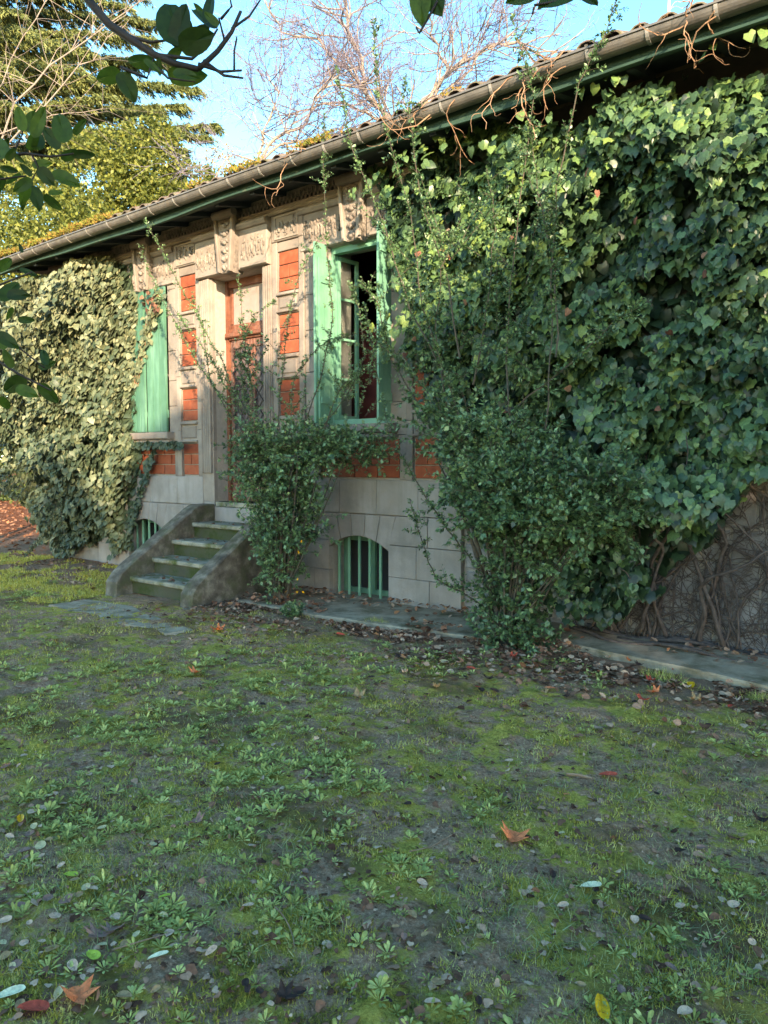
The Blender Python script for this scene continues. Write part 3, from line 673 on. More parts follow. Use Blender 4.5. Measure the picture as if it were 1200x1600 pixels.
# moss on the tile edge at the left half of the gutter
n = 16000; x = HL-.5+rng.random(n)**1.3*10; y = EY-.18+rng.random(n)*.3; dens = fbm(x*2.5, y*3, 31)
k_ = (dens > .42+.02*np.clip(x-HL, 0, 9)) & (x < -3.5); x = x[k_]; y = y[k_]; n = len(x)
pos = np.stack([x, y, 4.90+(y-EY+.1)*.36+.075*rng.random(n)*fbm(x*4, y*4, 8)*2], 1)
o = leaves('roof_moss', SMALL, pos, rdir(n)+np.array([0, -.3, .6]), rdir(n), .02+.03*rng.random(n), leafmat('orange_roof_moss', [(.2, .12, .03), (.34, .19, .05), (.26, .26, .05), (.12, .15, .03)], rough=.9, trans=.3), roof); tag(o, kind='stuff')
mast = MB().tube([(-2.78, 3, 6.0), (-2.78, 3, 9.0)], .016, 8); o = mast.build('mast', surf('pale_metal', [(.5, .5, .5), (.65, .65, .65)], 5, .4, .05)); tag(o, 'thin pale metal mast rising above the roof at the right', 'mast')
MB().tube([(-11.75, -.12, 0), (-11.75, -.12, .55), (-11.75, -.12, 4.7)], .035, 8).build('downpipe', M_zinc, house)

# ------------------------------------------------------------ stone steps
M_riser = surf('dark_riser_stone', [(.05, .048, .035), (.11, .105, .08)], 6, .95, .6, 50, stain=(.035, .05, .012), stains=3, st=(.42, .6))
st = thing('stone_steps', 'mossy flight of stone steps with sloping concrete cheek walls below the front door', 'steps', (-7.15, -.8, 0))
SX0, SX1 = -7.75, -6.55
for (z, yf) in ((.80, -.45), (.60, -.78), (.40, -1.08), (.20, -1.40)):
    yb = -.055 if z == .8 else yf+.42
    o = MB().box((SX0, yf, z-.055), (SX1, yb, z), .012).build('step', M_step, st, origin=(-7.15, yf, z))
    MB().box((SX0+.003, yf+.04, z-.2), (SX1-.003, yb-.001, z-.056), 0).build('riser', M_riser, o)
def cheek(x0, x1, lab, jl):
    pf = [(-.055, -.1), (-.055, 1.03), (-.30, 1.03), (-.40, .985), (-1.38+jl, .34), (-1.50+jl, .25), (-1.58+jl, .15), (-1.60+jl, -.1)]
    P = []
    for i in range(len(pf)-1):
        n = 6 if i == 3 else 2
        for k in range(n): P.append(tuple(np.array(pf[i])+(np.array(pf[i+1])-np.array(pf[i]))*k/n))
    P.append(pf[-1])
    n = len(P); c = .018
    cen = np.array([-.5, .2]); ins = [tuple(np.array(p)+(cen-p)/np.linalg.norm(cen-p)*c*(1 if 1 < i < n-1 else 0)) for i, p in enumerate(P)]
    jit = lambda: 0
    v = [(x0, y, z) for y, z in ins]+[(x0+c, y, z) for y, z in P]+[(x1-c, y, z) for y, z in P]+[(x1, y, z) for y, z in ins]
    f = [tuple(reversed(range(n))), tuple(3*n+i for i in range(n))]+[(k+i, k+(i+1) % n, k+n+(i+1) % n, k+n+i) for k in (0, n, 2*n) for i in range(n)]
    m = MB(); m.add(v, f); o = m.build('cheek_wall', M_conc, st); o['label'] = lab
cheek(-7.98, -7.752, 'left cheek wall, lichen grey on top', 0); cheek(-6.548, -6.34, 'right cheek wall, darker concrete', .02)

# ------------------------------------------------------------ ivy
def bez(a, b, c, n):
    t = np.linspace(0, 1, n)[:, None]; return (1-t)**2*np.array(a)+2*t*(1-t)*np.array(b)+t*t*np.array(c)
def wander(p, d, L, n, jit, r0, r1, pull=None):
    pts = [np.array(p, float)]; d = np.array(d, float)
    for k in range(n):
        d = d+rng.normal(size=3)*jit; 
        if pull is not None: d = d+np.array(pull)
        d /= np.linalg.norm(d); pts.append(pts[-1]+d*L/n)
    return pts, list(np.linspace(r0, r1, n+1))
def ivy_cover(th, poly, bulge, dens, size, mat, tint, keep_parts=300, seed=0, deep=.62, gap=.24, tmpl=IVY, omat=None, tip=(0, -.35, -1)):
    P = np.array(poly); x0, z0 = P.min(0); x1, z1 = P.max(0); n = int((x1-x0)*(z1-z0)*dens)
    x = x0+rng.random(n)*(x1-x0); z = z0+rng.random(n)*(z1-z0)
    ex = x+(fbm(x*3, z*3, seed+1)-.5)*.35; ez = z+(fbm(x*3, z*3, seed+2)-.5)*.35
    k = in_poly(ex, ez, poly); x = x[k]; z = z[k]
    cl = fbm(x*1.9, z*2.3, seed+5, 4); k = fbm(x*3.1, z*3.1, seed+9, 2) > gap; x = x[k]; z = z[k]; cl = cl[k]; n = len(x)
    layer = rng.random(n)
    b = bulge(x, z)*np.clip(.1+3.4*(cl-.24)*deep+(1-deep)*1.0, .12, 1.9)
    y = -.06-b*(1-.75*layer**2.2)
    e = .02                                       # surface slope drives the lean of the leaves
    gx = (fbm((x+e)*1.9, z*2.3, seed+5, 3)-cl)/e*bulge(x, z)*1.1; gz = (fbm(x*1.9, (z+e)*2.3, seed+5, 3)-cl)/e*bulge(x, z)*1.1
    nrm = np.stack([gx*.6, -np.ones(n)*1.0, gz*.6+.55], 1)+rng.normal(size=(n, 3))*.45
    tp = np.array(tip)+rng.normal(size=(n, 3))*.38
    s = size*(.42+.95*rng.random(n)**.9); pos = np.stack([x, y, z], 1)
    rn = np.clip(tint(x, z)+rng.normal(size=n)*.22, 0, 1)
    d = np.linalg.norm(pos-CAM, axis=1); front = layer < .25
    score = s/d*np.where(front, 1, .2)
    order = np.argsort(-score); single = order[:keep_parts]; rest = order[keep_parts:]
    o = leaves('foliage', tmpl, pos[rest], tp[rest], nrm[rest], s[rest], mat, th, rn[rest]); tag(o, kind='stuff')
    if keep_parts:
        ms = []
        for q in range(3):
            tv = np.array(tmpl[0])*np.array([1+.12*(q-1), 1, 1+.5*q]); ms.append(mesh('leaf', tv, tmpl[1], omat or mat))
        for q in single:
            T = tp[q]/np.linalg.norm(tp[q]); X = np.cross(T, nrm[q]); X /= np.linalg.norm(X); Z = np.cross(X, T)
            o = ob('leaf', ms[int(q) % 3], th, origin=pos[q]); o.rotation_mode = 'QUATERNION'
            o.rotation_quaternion = Matrix((X, T, Z)).transposed().to_quaternion(); o.scale = (s[q],)*3
ivR = thing('ivy', 'lush dark green ivy with large leaves covering the right half of the house wall', 'ivy', (-2.2, -.05, 0))
polyR = [(-4.95, 4.72), (-4.2, 4.80), (-3.5, 4.86), (-3.1, 4.70), (-2.45, 4.50), (-2.1, 4.72), (-1.5, 4.66), (-1.0, 4.5), (.9, 4.55), (.9, 1.75), (-.85, 1.55), (-1.12, 1.52), (-1.28, 1.12), (-1.42, .85), (-1.62, .72), (-1.9, .42),
         (-2.1, .20), (-2.4, .38), (-2.75, .5), (-3.2, .5), (-3.55, 1.0), (-3.9, 1.9), (-4.32, 2.05), (-4.40, 2.6), (-4.52, 3.2), (-4.62, 3.7)]
def bR(x, z): return .12+.40*np.clip((x+4.9)/2.5, 0, 1)*np.clip((4.9-z)/1.0, .25, 1)
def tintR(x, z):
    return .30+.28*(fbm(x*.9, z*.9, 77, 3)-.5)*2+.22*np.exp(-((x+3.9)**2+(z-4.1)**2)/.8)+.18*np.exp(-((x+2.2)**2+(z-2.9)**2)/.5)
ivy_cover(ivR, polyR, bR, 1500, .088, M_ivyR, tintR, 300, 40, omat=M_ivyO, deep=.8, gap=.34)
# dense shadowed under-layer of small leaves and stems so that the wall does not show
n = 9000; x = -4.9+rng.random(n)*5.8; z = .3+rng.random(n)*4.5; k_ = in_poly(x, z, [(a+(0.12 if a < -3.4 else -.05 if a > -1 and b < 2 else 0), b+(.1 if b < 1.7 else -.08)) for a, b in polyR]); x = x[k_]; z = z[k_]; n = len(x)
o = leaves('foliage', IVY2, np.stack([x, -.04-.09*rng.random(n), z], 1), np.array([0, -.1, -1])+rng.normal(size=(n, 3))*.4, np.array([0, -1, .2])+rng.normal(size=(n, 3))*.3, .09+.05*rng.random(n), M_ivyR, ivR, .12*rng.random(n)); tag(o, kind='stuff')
# scattered reddish dead leaves
n = 34; x = -4.6+rng.random(n)*4.8; z = 1+rng.random(n)*3.4; k_ = in_poly(x, z, polyR); x = x[k_]; z = z[k_]; n = len(x)
o = leaves('dead_leaves', IVY2, np.stack([x, -.12-bR(x, z)*(.35+1.3*fbm(x*1.9, z*2.3, 45, 3)), z], 1), np.array([0, -.3, -1])+rng.normal(size=(n, 3))*.5, np.array([0, -1, .3])+rng.normal(size=(n, 3))*.6, .045+.035*rng.random(n), M_redleaf, ivR); tag(o, kind='stuff')
# bare climbing stems at the lower right of the wall
for k in range(58):
    x = random.uniform(-2.5, .6); zt = random.uniform(.8, 2.4); r0 = random.choice([.022, .014, .010, .008])
    p, r_ = wander((x, -.07-random.random()*.05, .03), (random.uniform(-.6, .75), 0, 1), zt*1.1, 14, .24, r0, r0*.45, (0, 0, .06))
    p = [np.array([a[0], -.05-abs(a[1])*.45-.01, max(a[2], .04)]) for a in p]
    MB().tube(p, r_, 5).build('stem', M_stem, ivR, smooth=True)
m = MB()
for k in range(1000):
    x = random.uniform(-2.7, .5); z = random.uniform(.05, 1.6)*random.random()**.4
    p, r_ = wander((x, -.05-random.random()*.03, z), (random.uniform(-1, 1), 0, random.uniform(-.3, 1)), random.uniform(.2, .7), 7, .35, .0045, .0015)
    m.tube([np.array([a[0], -.045-abs(a[1])*.25, max(a[2], .03)]) for a in p], r_, 3)
tag(m.build('fine_stems', M_stem, ivR), kind='stuff')
for k in range(7):        # roots snaking along the foot of the wall
    p, r_ = wander((random.uniform(-2.6, -1.0), -.12-.04*k % .2, .085), (1, -.05, 0), random.uniform(.7, 1.5), 10, .16, .02, .01)
    MB().tube([np.array([a[0], max(-.42, min(-.08, a[1])), .075+.02*math.sin(a[0]*7)]) for a in p], r_, 5).build('stem', M_stem, ivR, smooth=True)
# tan runners hanging over the gutter
def runner(th, x, y, z, d, L, r=.006):
    p, r_ = wander((x, y, z), d, L, 10, .3, r, r*.35); m.tube(p, r_, 4); return p
for (a, b, cnt) in ((610, 720, 5), (800, 905, 7), (1010, 1120, 6), (440, 520, 2)):
    m = MB()
    for k in range(cnt):
        q = wall_at(random.uniform(a, b), 200, EY-.2); x = q[0]
        p = runner(ivR, x, EY-.19, 4.78+random.uniform(-.05, .14), (random.uniform(-1.6, .4), -.1, random.uniform(-.5, .2)), random.uniform(.3, .8))
        for j in (3, 5, 7): runner(ivR, *p[j], (random.uniform(-1, 1), -.1, -random.uniform(.2, 1)), random.uniform(.1, .3), .003)
    tag(m.build('dry_runner', M_twig, ivR), kind='stuff')
def leafy_cluster(th, cx, cy, cz, n, sp, size, mat, rn=.5):
    pos = np.array([cx, cy, cz])+rng.normal(size=(n, 3))*np.array(sp)
    o = leaves('foliage', IVY2, pos, np.array([0, -.3, -1])+rng.normal(size=(n, 3))*.5, np.array([0, -1, .4])+rng.normal(size=(n, 3))*.4, size*(.7+.5*rng.random(n)), mat, th, np.clip(rn+rng.normal(size=n)*.15, 0, 1)); tag(o, kind='stuff')
for (a, b, n, sp) in ((965, 125, 5, .03), (610, 290, 26, .12), (775, 225, 14, .07), (940, 128, 4, .04), (1115, 70, 3, .03), (1180, 60, 6, .06), (660, 225, 26, .1), (830, 180, 8, .07)):
    q = wall_at(a, b, EY+.05); leafy_cluster(ivR, q[0], q[1], q[2], n, (sp*1.6, .04, sp), .09, M_ivyR, .6)
q = wall_at(640, 500, -.4); leafy_cluster(ivR, q[0], q[1], q[2], 46, (.22, .05, .07), .10, M_ivyR, .85)

ivL = thing('ivy', 'pale olive ivy bulging over the left end of the house and hanging over the shutter', 'ivy', (-11.2, -.05, 0))
polyL = [(-13.1, 4.5), (-12.3, 4.62), (-11.0, 4.66), (-10.2, 4.70), (-9.6, 4.52), (-9.55, 4.1), (-9.32, 4.05), (-9.34, 3.7), (-9.45, 3.3), (-9.58, 2.7), (-9.62, 2.2), (-9.45, 1.93), (-9.5, 1.75), (-9.6, 1.4), (-9.75, 1.1), (-9.85, .75), (-9.82, .2), (-10.05, .1), (-10.2, .5),
         (-10.5, .62), (-10.75, .3), (-11.4, .05), (-12.0, .25), (-12.2, .8), (-12.7, 1.7), (-13.2, 2.6), (-13.6, 3.6)]
def bL(x, z): return .04+.62*np.clip((-9.3-x)/1.7, 0, 1)*np.clip((z-.1)/1.1, .3, 1)*np.clip((5.0-z)/.7, .4, 1)
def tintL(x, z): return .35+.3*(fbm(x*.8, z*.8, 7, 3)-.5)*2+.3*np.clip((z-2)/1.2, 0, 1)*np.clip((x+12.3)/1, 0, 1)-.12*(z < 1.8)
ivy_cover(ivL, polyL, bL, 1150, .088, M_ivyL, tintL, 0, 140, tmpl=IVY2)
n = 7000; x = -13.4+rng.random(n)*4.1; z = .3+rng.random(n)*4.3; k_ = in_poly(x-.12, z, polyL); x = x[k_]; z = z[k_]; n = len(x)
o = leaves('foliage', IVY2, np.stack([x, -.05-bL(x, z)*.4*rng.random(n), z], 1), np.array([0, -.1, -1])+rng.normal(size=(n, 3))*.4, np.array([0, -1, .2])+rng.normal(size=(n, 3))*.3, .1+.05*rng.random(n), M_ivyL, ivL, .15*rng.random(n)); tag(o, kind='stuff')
m = MB()        # bare orange stem running down the edge of the shutter
for k in range(3):
    m.tube([wall_at(px_+k*3, py_, -.12) for px_, py_ in ((240, 462), (232, 490), (224, 525), (214, 570), (210, 600))], [.012, .012, .01, .01, .008], 5)
m.build('stem', M_twig, ivL)
n = 260; tt = rng.random(n); P0 = np.array([wall_at(248-42*q, 455+150*q, -.14) for q in tt])
o = leaves('foliage', IVY2, P0+rng.normal(size=(n, 3))*np.array([.06, .02, .06]), np.array([0, -.3, -1])+rng.normal(size=(n, 3))*.4, np.array([0, -1, .3])+rng.normal(size=(n, 3))*.4, .05+.04*rng.random(n), M_ivyL, ivL, .3+.6*rng.random(n)); tag(o, kind='stuff')
n = 36; P0 = np.array([wall_at(222+25*rng.random(), 455+35*rng.random(), -.16) for q in range(n)])
o = leaves('dead_leaves', IVY2, P0, rdir(n)+np.array([0, -.3, -.7]), np.array([0, -1, .3])+rng.normal(size=(n, 3))*.5, .05+.03*rng.random(n), M_redleaf, ivL); tag(o, kind='stuff')
n = 160; P0 = np.array([wall_at(205+80*q, 690+8*rng.random(), -.2) for q in rng.random(n)])
o = leaves('foliage', IVY2, P0, np.array([0, -.3, -1])+rng.normal(size=(n, 3))*.4, np.array([0, -1, .3])+rng.normal(size=(n, 3))*.4, .05+.04*rng.random(n), M_ivyL, ivL, .2*rng.random(n)); tag(o, kind='stuff')
n = 240; P0 = np.array([wall_at(240-45*q+rng.normal()*3, 700+150*q, -.12) for q in rng.random(n)])
o = leaves('foliage', IVY2, P0, np.array([0, -.3, -1])+rng.normal(size=(n, 3))*.4, np.array([0, -1, .3])+rng.normal(size=(n, 3))*.4, .05+.04*rng.random(n), M_ivyL, ivL, .3*rng.random(n)); tag(o, kind='stuff')

# ------------------------------------------------------------ shrubs
class Bush:
    def __init__(s, th): s.th = th; s.p = []; s.t = []; s.n = []; s.s = []; s.wood = MB(); s.stems = []
    def shoot(s, pts, r0, r1, start=.3, step=.018, size=.035, k=4, per=2, side=0):
        pts = [np.array(q, float) for q in pts]
        s.wood.tube(pts, list(np.linspace(r0, r1, len(pts))), k)
        P = np.array(pts); seg = np.linalg.norm(np.diff(P, axis=0), axis=1); L = seg.sum(); n = max(2, int(L*(1-start)/step))
        u = (start+(1-start)*rng.random(n))*L; cum = np.concatenate([[0], np.cumsum(seg)]); i = np.clip(np.searchsorted(cum, u)-1, 0, len(seg)-1)
        f = ((u-cum[i])/seg[i])[:, None]; q = P[i]*(1-f)+P[i+1]*f; d = (P[i+1]-P[i])/seg[i][:, None]
        for _ in range(per):
            o = rdir(n); o -= d*(o*d).sum(1)[:, None]*.8
            t = d*.55+o*1.0; s.p.append(q+o*.006); s.t.append(t); s.n.append(np.array([0, -.35, 1])+rng.normal(size=(n, 3))*.55); s.s.append(size*(.55+.8*rng.random(n)))
    def done(s, mat, tint=None, tmpl=SMALL, wmat=None):
        p = np.concatenate(s.p); n = len(p)
        rn = np.clip((.45 if tint is None else tint(p))+rng.normal(size=n)*.2, 0, 1)
        o = leaves('foliage', tmpl, p, np.concatenate(s.t), np.concatenate(s.n), np.concatenate(s.s), mat, s.th, rn, width=.8+.7*rng.random(n)); tag(o, kind='stuff')
        tag(s.wood.build('twigs', wmat or M_bark, s.th), kind='stuff'); return n
def fill(b, base, ells, size=.036, step=.016, twig=(.25, .55), stems=True):
    """stems from the base to each ellipsoid, side twigs filling it"""
    for (c, r, n) in ells:
        c = np.array(c, float); r = np.array(r, float)
        nst = max(1, n//40)
        for k in range(nst):
            e = c+rdir(1)[0]*r*.6; mdl = (np.array(base)+e)/2+np.array([random.uniform(-.1, .1), random.uniform(-.1, .1), random.uniform(0, .15)])
            b.shoot(bez(base+rng.normal(size=3)*np.array([.06, .06, 0]), mdl, e, 8), .013, .004, .35, .05, size, 5)
        for k in range(n):
            a = c+rdir(1)[0]*r*random.random()**.4*.95; L = random.uniform(*twig); dd = (a-c)/r; dd = dd/(np.linalg.norm(dd)+.2)*.6+np.array([random.gauss(0, .45), random.gauss(0, .45), .45+random.gauss(0, .4)]); dd /= np.linalg.norm(dd)
            b.shoot(bez(a, a+dd*L*.5, a+dd*L+np.array([0, 0, -.12*L]), 4), .003, .0012, .0, step, size, 3)
s1 = thing('shrub', 'loose small leaved evergreen shrub growing between the steps and the cellar window', 'shrub', (-5.72, -.80, 0))
b1 = Bush(s1); base = np.array([-5.72, -.80, 0])
fill(b1, base, [((-5.78, -.8, 1.35), (.52, .30, .42), 330), ((-5.35, -.75, 1.75), (.6, .28, .22), 230), ((-6.0, -.85, 1.7), (.38, .25, .3), 170), ((-5.72, -.8, .85), (.40, .25, .38), 210), ((-5.8, -.8, .35), (.22, .16, .25), 70),
                ((-4.8, -.65, 1.72), (.45, .22, .18), 90), ((-5.25, -.75, .95), (.25, .2, .2), 22)], .043, .023, (.14, .34))
def wp(px_, py_, y=-.8): return wall_at(px_, py_, y)
def long_shoot(b, pl, y=-.8, size=.03, step=.012, r=.007, twigs=18, tl=(.06, .2), start=.2, y2=None):
    n = len(pl); P = [wp(a, c, y+(0 if y2 is None else (y2-y)*i/(n-1))) for i, (a, c) in enumerate(pl)]
    PP = []
    for i in range(n-1):
        for k in range(4):
            PP.append(P[i]+(P[i+1]-P[i])*k/4+rng.normal(size=3)*.006)
    PP.append(P[-1]); b.shoot(PP, r, r*.3, start, step, size, 4)
    for k in range(twigs):
        i = random.randint(int(len(PP)*start), len(PP)-2); d = rdir(1)[0]*np.array([1, .5, .8])+np.array([0, 0, .3]); L = random.uniform(*tl); a = PP[i]
        b.shoot([a, a+d*L*.5, a+d*L+np.array([0, 0, -.02])], .0022, .001, .0, .011, size*.9, 3)
for pl in ([(395, 720), (375, 640), (345, 560), (300, 480), (262, 410), (225, 340)], [(400, 720), (360, 640), (310, 570), (270, 500), (240, 440), (215, 380)],
           [(420, 700), (400, 640), (385, 560), (380, 500), (372, 430)], [(425, 700), (380, 620), (375, 540), (400, 490), (430, 470)],
           [(430, 700), (440, 600), (450, 500), (470, 420), (500, 370)], [(460, 700), (500, 600), (520, 500), (512, 400), (505, 250), (508, 180)],
           [(480, 700), (540, 620), (570, 560), (560, 480), (545, 440)], [(390, 700), (330, 600), (318, 520), (300, 455)], [(450, 690), (460, 590), (500, 540), (560, 520)],
           [(410, 680), (350, 600), (330, 560), (270, 480)], [(500, 690), (530, 610), (580, 570), (600, 500)]):
    long_shoot(b1, pl, size=.028, twigs=22)
for k in range(26): # thin mass around the window and door
    a = wp(random.uniform(370, 600), random.uniform(560, 680)); dd = np.array([random.gauss(0, .5), random.gauss(0, .2), random.uniform(.2, 1)]); L = random.uniform(.3, .8)
    b1.shoot(bez(a, a+dd*L*.5, a+dd*L, 5), .004, .0015, .0, .016, .032, 3)
for k in range(22):
    a = wp(random.gauss(380, 9), random.uniform(505, 660), -.75); dd = np.array([random.gauss(0, .6), random.gauss(0, .3), random.gauss(0, .6)]); L = .2
    b1.shoot([a, a+dd*L], .003, .0015, 0, .012, .036, 3)
nb1 = b1.done(M_shrub, lambda p: .33+.35*fbm(p[:, 0]*2.3, p[:, 2]*2.3, 21, 3))
for k in range(7):
    e = np.array([-5.75+random.uniform(-.35, .45), -.8+random.uniform(-.15, .15), random.uniform(.9, 1.7)])
    MB().tube(bez(base+np.array([random.uniform(-.1, .12), random.uniform(-.08, .08), -.03]), (base+e)/2+np.array([random.uniform(-.1, .1), 0, .1]), e, 9), list(np.linspace(.022, .008, 9)), 6).build('stem', M_bark, s1, smooth=True)
n = 8; o = leaves('yellowed_leaves', OVAL, np.array([wp(random.uniform(440, 475), random.uniform(845, 930), -.95) for k in range(n)]), rdir(n), np.array([0, -1, .3])+rng.normal(size=(n, 3))*.4, .03+.015*rng.random(n), LM['yellow'], s1)

s2 = thing('shrub', 'large dense evergreen shrub with tall arching shoots in front of the ivy wall', 'shrub', (-2.9, -.82, 0))
b2 = Bush(s2); base = np.array([-2.9, -.82, 0])
fill(b2, base, [((-2.75, -.92, 1.3), (.68, .46, .45), 560), ((-2.12, -.90, 1.25), (.42, .38, .34), 330), ((-3.0, -.88, 1.7), (.42, .32, .30), 200), ((-2.65, -.85, .75), (.36, .30, .24), 120), ((-2.9, -.82, .3), (.22, .2, .25), 80),
                ((-2.85, -.85, .02), (.36, .25, .1), 70), ((-3.5, -.8, 1.95), (.40, .25, .30), 60), ((-3.4, -.7, 2.6), (.55, .25, .45), 26), ((-3.9, -.6, 2.4), (.45, .2, .5), 26), ((-3.0, -.6, 2.15), (.45, .25, .25), 20)], .045, .018, (.16, .36))
for pl in ([(790, 950), (740, 880), (700, 830), (655, 760), (620, 700), (600, 640)], [(780, 960), (720, 925), (680, 905), (660, 850), (640, 780)],
           [(770, 880), (735, 700), (700, 600), (660, 480), (640, 330), (590, 150), (583, 30)], [(800, 700), (790, 560), (800, 420), (815, 300), (835, 150), (800, 25)],
           [(850, 700), (860, 560), (862, 420), (870, 290), (905, 130), (945, 50), (968, -10)], [(870, 560), (868, 420), (840, 300), (826, 180)], [(700, 600), (640, 480), (600, 350), (550, 230), (525, 100)],
           [(720, 560), (700, 440), (655, 300), (640, 180), (632, 120)], [(800, 640), (900, 560), (960, 500), (1000, 480)], [(740, 600), (760, 480), (775, 360), (760, 260)],
           [(660, 640), (610, 560), (590, 470), (560, 440)], [(820, 900), (770, 740), (715, 680), (660, 600), (575, 520)], [(700, 640), (680, 520), (690, 420), (720, 340)]):
    long_shoot(b2, pl, y=-.85, size=.031, twigs=30, tl=(.06, .22), r=.009, y2=-.9)
for k in range(22):
    a = wp(random.uniform(620, 860), random.uniform(330, 620), -.75); dd = np.array([random.gauss(0, .5), random.gauss(0, .25), random.uniform(.2, 1)]); L = random.uniform(.3, .9)
    b2.shoot(bez(a, a+dd*L*.5, a+dd*L, 5), .004, .0015, .0, .013, .036, 3)
nb2 = b2.done(M_shrub, lambda p: .38+.4*(fbm(p[:, 0]*2.5, p[:, 2]*2.5, 22, 3)-.3))
for k in range(9):
    e = np.array([-2.85+random.uniform(-.8, .5), -.85+random.uniform(-.15, .15), random.uniform(.9, 2.0)])
    MB().tube(bez(base+np.array([random.uniform(-.1, .12), random.uniform(-.08, .08), -.03]), (base+e)/2+np.array([random.uniform(-.1, .1), 0, .05]), e, 9), list(np.linspace(.026, .009, 9)), 6).build('stem', M_bark, s2, smooth=True)
s3 = thing('seedling', 'small low green plant in the leaf litter right of the steps', 'plant', (-5.5, -1.05, 0)); b3 = Bush(s3); q = ground_at(462, 968); 
for k in range(26):
    dd = np.array([random.gauss(0, .7), random.gauss(0, .5), .8]); dd /= np.linalg.norm(dd); a = np.array([q[0], q[1], 0])
    b3.shoot([a+rng.normal(size=3)*.04, a+dd*.1, a+dd*.19], .003, .001, .2, .012, .034, 3)
b3.done(M_shrub)
# leaning seedling twig beside the left ivy
s4 = thing('sapling', 'thin leaning sapling at the foot of the ivy covered corner', 'plant', (-12.3, -.8, 0)); b4 = Bush(s4)
for pl in ([(88, 790), (70, 830), (40, 868)], [(92, 780), (100, 830), (95, 860)]): long_shoot(b4, pl, y=-.9, size=.04, twigs=6, start=0)
b4.done(M_ivyL)

# ------------------------------------------------------------ background trees
def crown(th, blobs, dens, size, mat, tint=None, name='crown', flat=1.0):
    P = []; 
    for (c, r) in blobs:
        n = int(dens*(r[0]*r[1]+r[1]*r[2]+r[0]*r[2])); d = rdir(n); rad = .55+.5*rng.random(n)**.7
        q = np.array(c)+d*np.array(r)*rad[:, None]; P.append(q)
    p = np.concatenate(P); s_ = size; k = fbm(p[:, 0]/s_/6+p[:, 1]/s_/9, p[:, 2]/s_/6, 12, 3) > .36; p = p[k]; n = len(p)
    rn = np.clip((.45 if tint is None else tint(p))+rng.normal(size=n)*.2, 0, 1)
    o = leaves(name, SMALL, p, rdir(n)+np.array([0, 0, -.1]), rdir(n)+np.array([0, -.3, .9]), size*(.6+.8*rng.random(n)), mat, th, rn, width=np.full(n, 1.2)); tag(o, kind='stuff')
def trunk(th, a, b, r0, r1, mat=M_bark):
    MB().tube(bez(a, (np.array(a)+b)/2+np.array([.1, .1, 0]), b, 8), list(np.linspace(r0, r1, 8)), 8).build('trunk', mat, th, smooth=True)
# yellow-green evergreen beyond the roof
yb = thing('evergreen_tree', 'bushy tree with sunlit yellow green leaves rising behind the left of the roof', 'tree', (*at(180, 400, 22)[:2], 0))
bl = []
for (a, b, r, dz) in [(60, 330, 1.5, 22), (150, 290, 1.6, 22), (230, 250, 1.2, 22), (120, 400, 1.9, 21), (230, 320, 1.5, 22), (300, 310, 1.1, 22), (20, 420, 1.5, 21), (185, 240, .9, 22.5), (280, 360, 1.6, 22), (350, 350, 1.0, 23), (250, 215, .7, 22), (20, 300, .9, 23), (80, 480, 2, 22)]:
    bl.append((at(a, b, dz), (r, r, r*.95)))
crown(yb, bl, 1000, .12, M_yellow); q = at(180, 400, 22); trunk(yb, (q[0], q[1], 0), q, .25, .1)
yb2 = thing('bare_shrub', 'rusty brown twiggy treetop above the roof edge beside the yellow green tree', 'tree', (*at(355, 300, 24)[:2], 0))
crown(yb2, [(at(350, 270, 24), (.9, .8, .8)), (at(385, 285, 24), (.6, .6, .5))], 320, .10, leafmat('rusty_leaf', [(.2, .12, .05), (.34, .24, .09), (.4, .33, .1)], trans=.3)); q = at(355, 300, 24); trunk(yb2, (q[0], q[1], 0), q, .1, .04)
# cedar
cd = thing('cedar_tree', 'large cedar with layered drooping branches high at the left', 'tree', (*at(-160, 400, 27)[:2], 0))
q0 = at(-160, 800, 27); q0[2] = 0; q1 = at(-150, -250, 27); trunk(cd, q0, q1, .5, .12)
cp, ct = [], []; m = MB()
def cedar_branch(px0, py0, px1, py1, dep, w, r=.06):
    a = at(px0, py0, dep); b = at(px1, py1, dep-random.uniform(0, 2)); P = bez(a, (a+b)/2+np.array([0, 0, .5]), b, 14); m.tube(P, list(np.linspace(r, .012, 14)), 5)
    ax = (b-a)/np.linalg.norm(b-a); L = np.linalg.norm(b-a)
    for k in range(int(L*34)):
        u = .08+.92*random.random(); i = int(u*13); c = P[min(i, 13)]+(P[min(i+1, 13)]-P[min(i, 13)])*(u*13-i)
        l = w*(1.15-u*.75)*random.uniform(.4, 1); sd = random.choice([-1, 1]); d = ax*.75+np.cross(ax, (0, 0, 1))*sd*random.uniform(.1, 1)+np.array([0, 0, -.22-.3*random.random()]); d /= np.linalg.norm(d)
        T = bez(c, c+d*l*.5+np.array([0, 0, .08]), c+d*l+np.array([0, 0, -.2*l]), 6); m.tube(T[::2], [.012, .008, .004], 3)
        nn = int(l*60); u2 = rng.random(nn)*5; i2 = np.minimum(u2.astype(int), 4); q = T[i2]+(T[i2+1]-T[i2])*(u2-i2)[:, None]+rng.normal(size=(nn, 3))*.035
        cp.append(q); ct.append(d+rdir(nn)*.7+np.array([0, 0, -.35]))
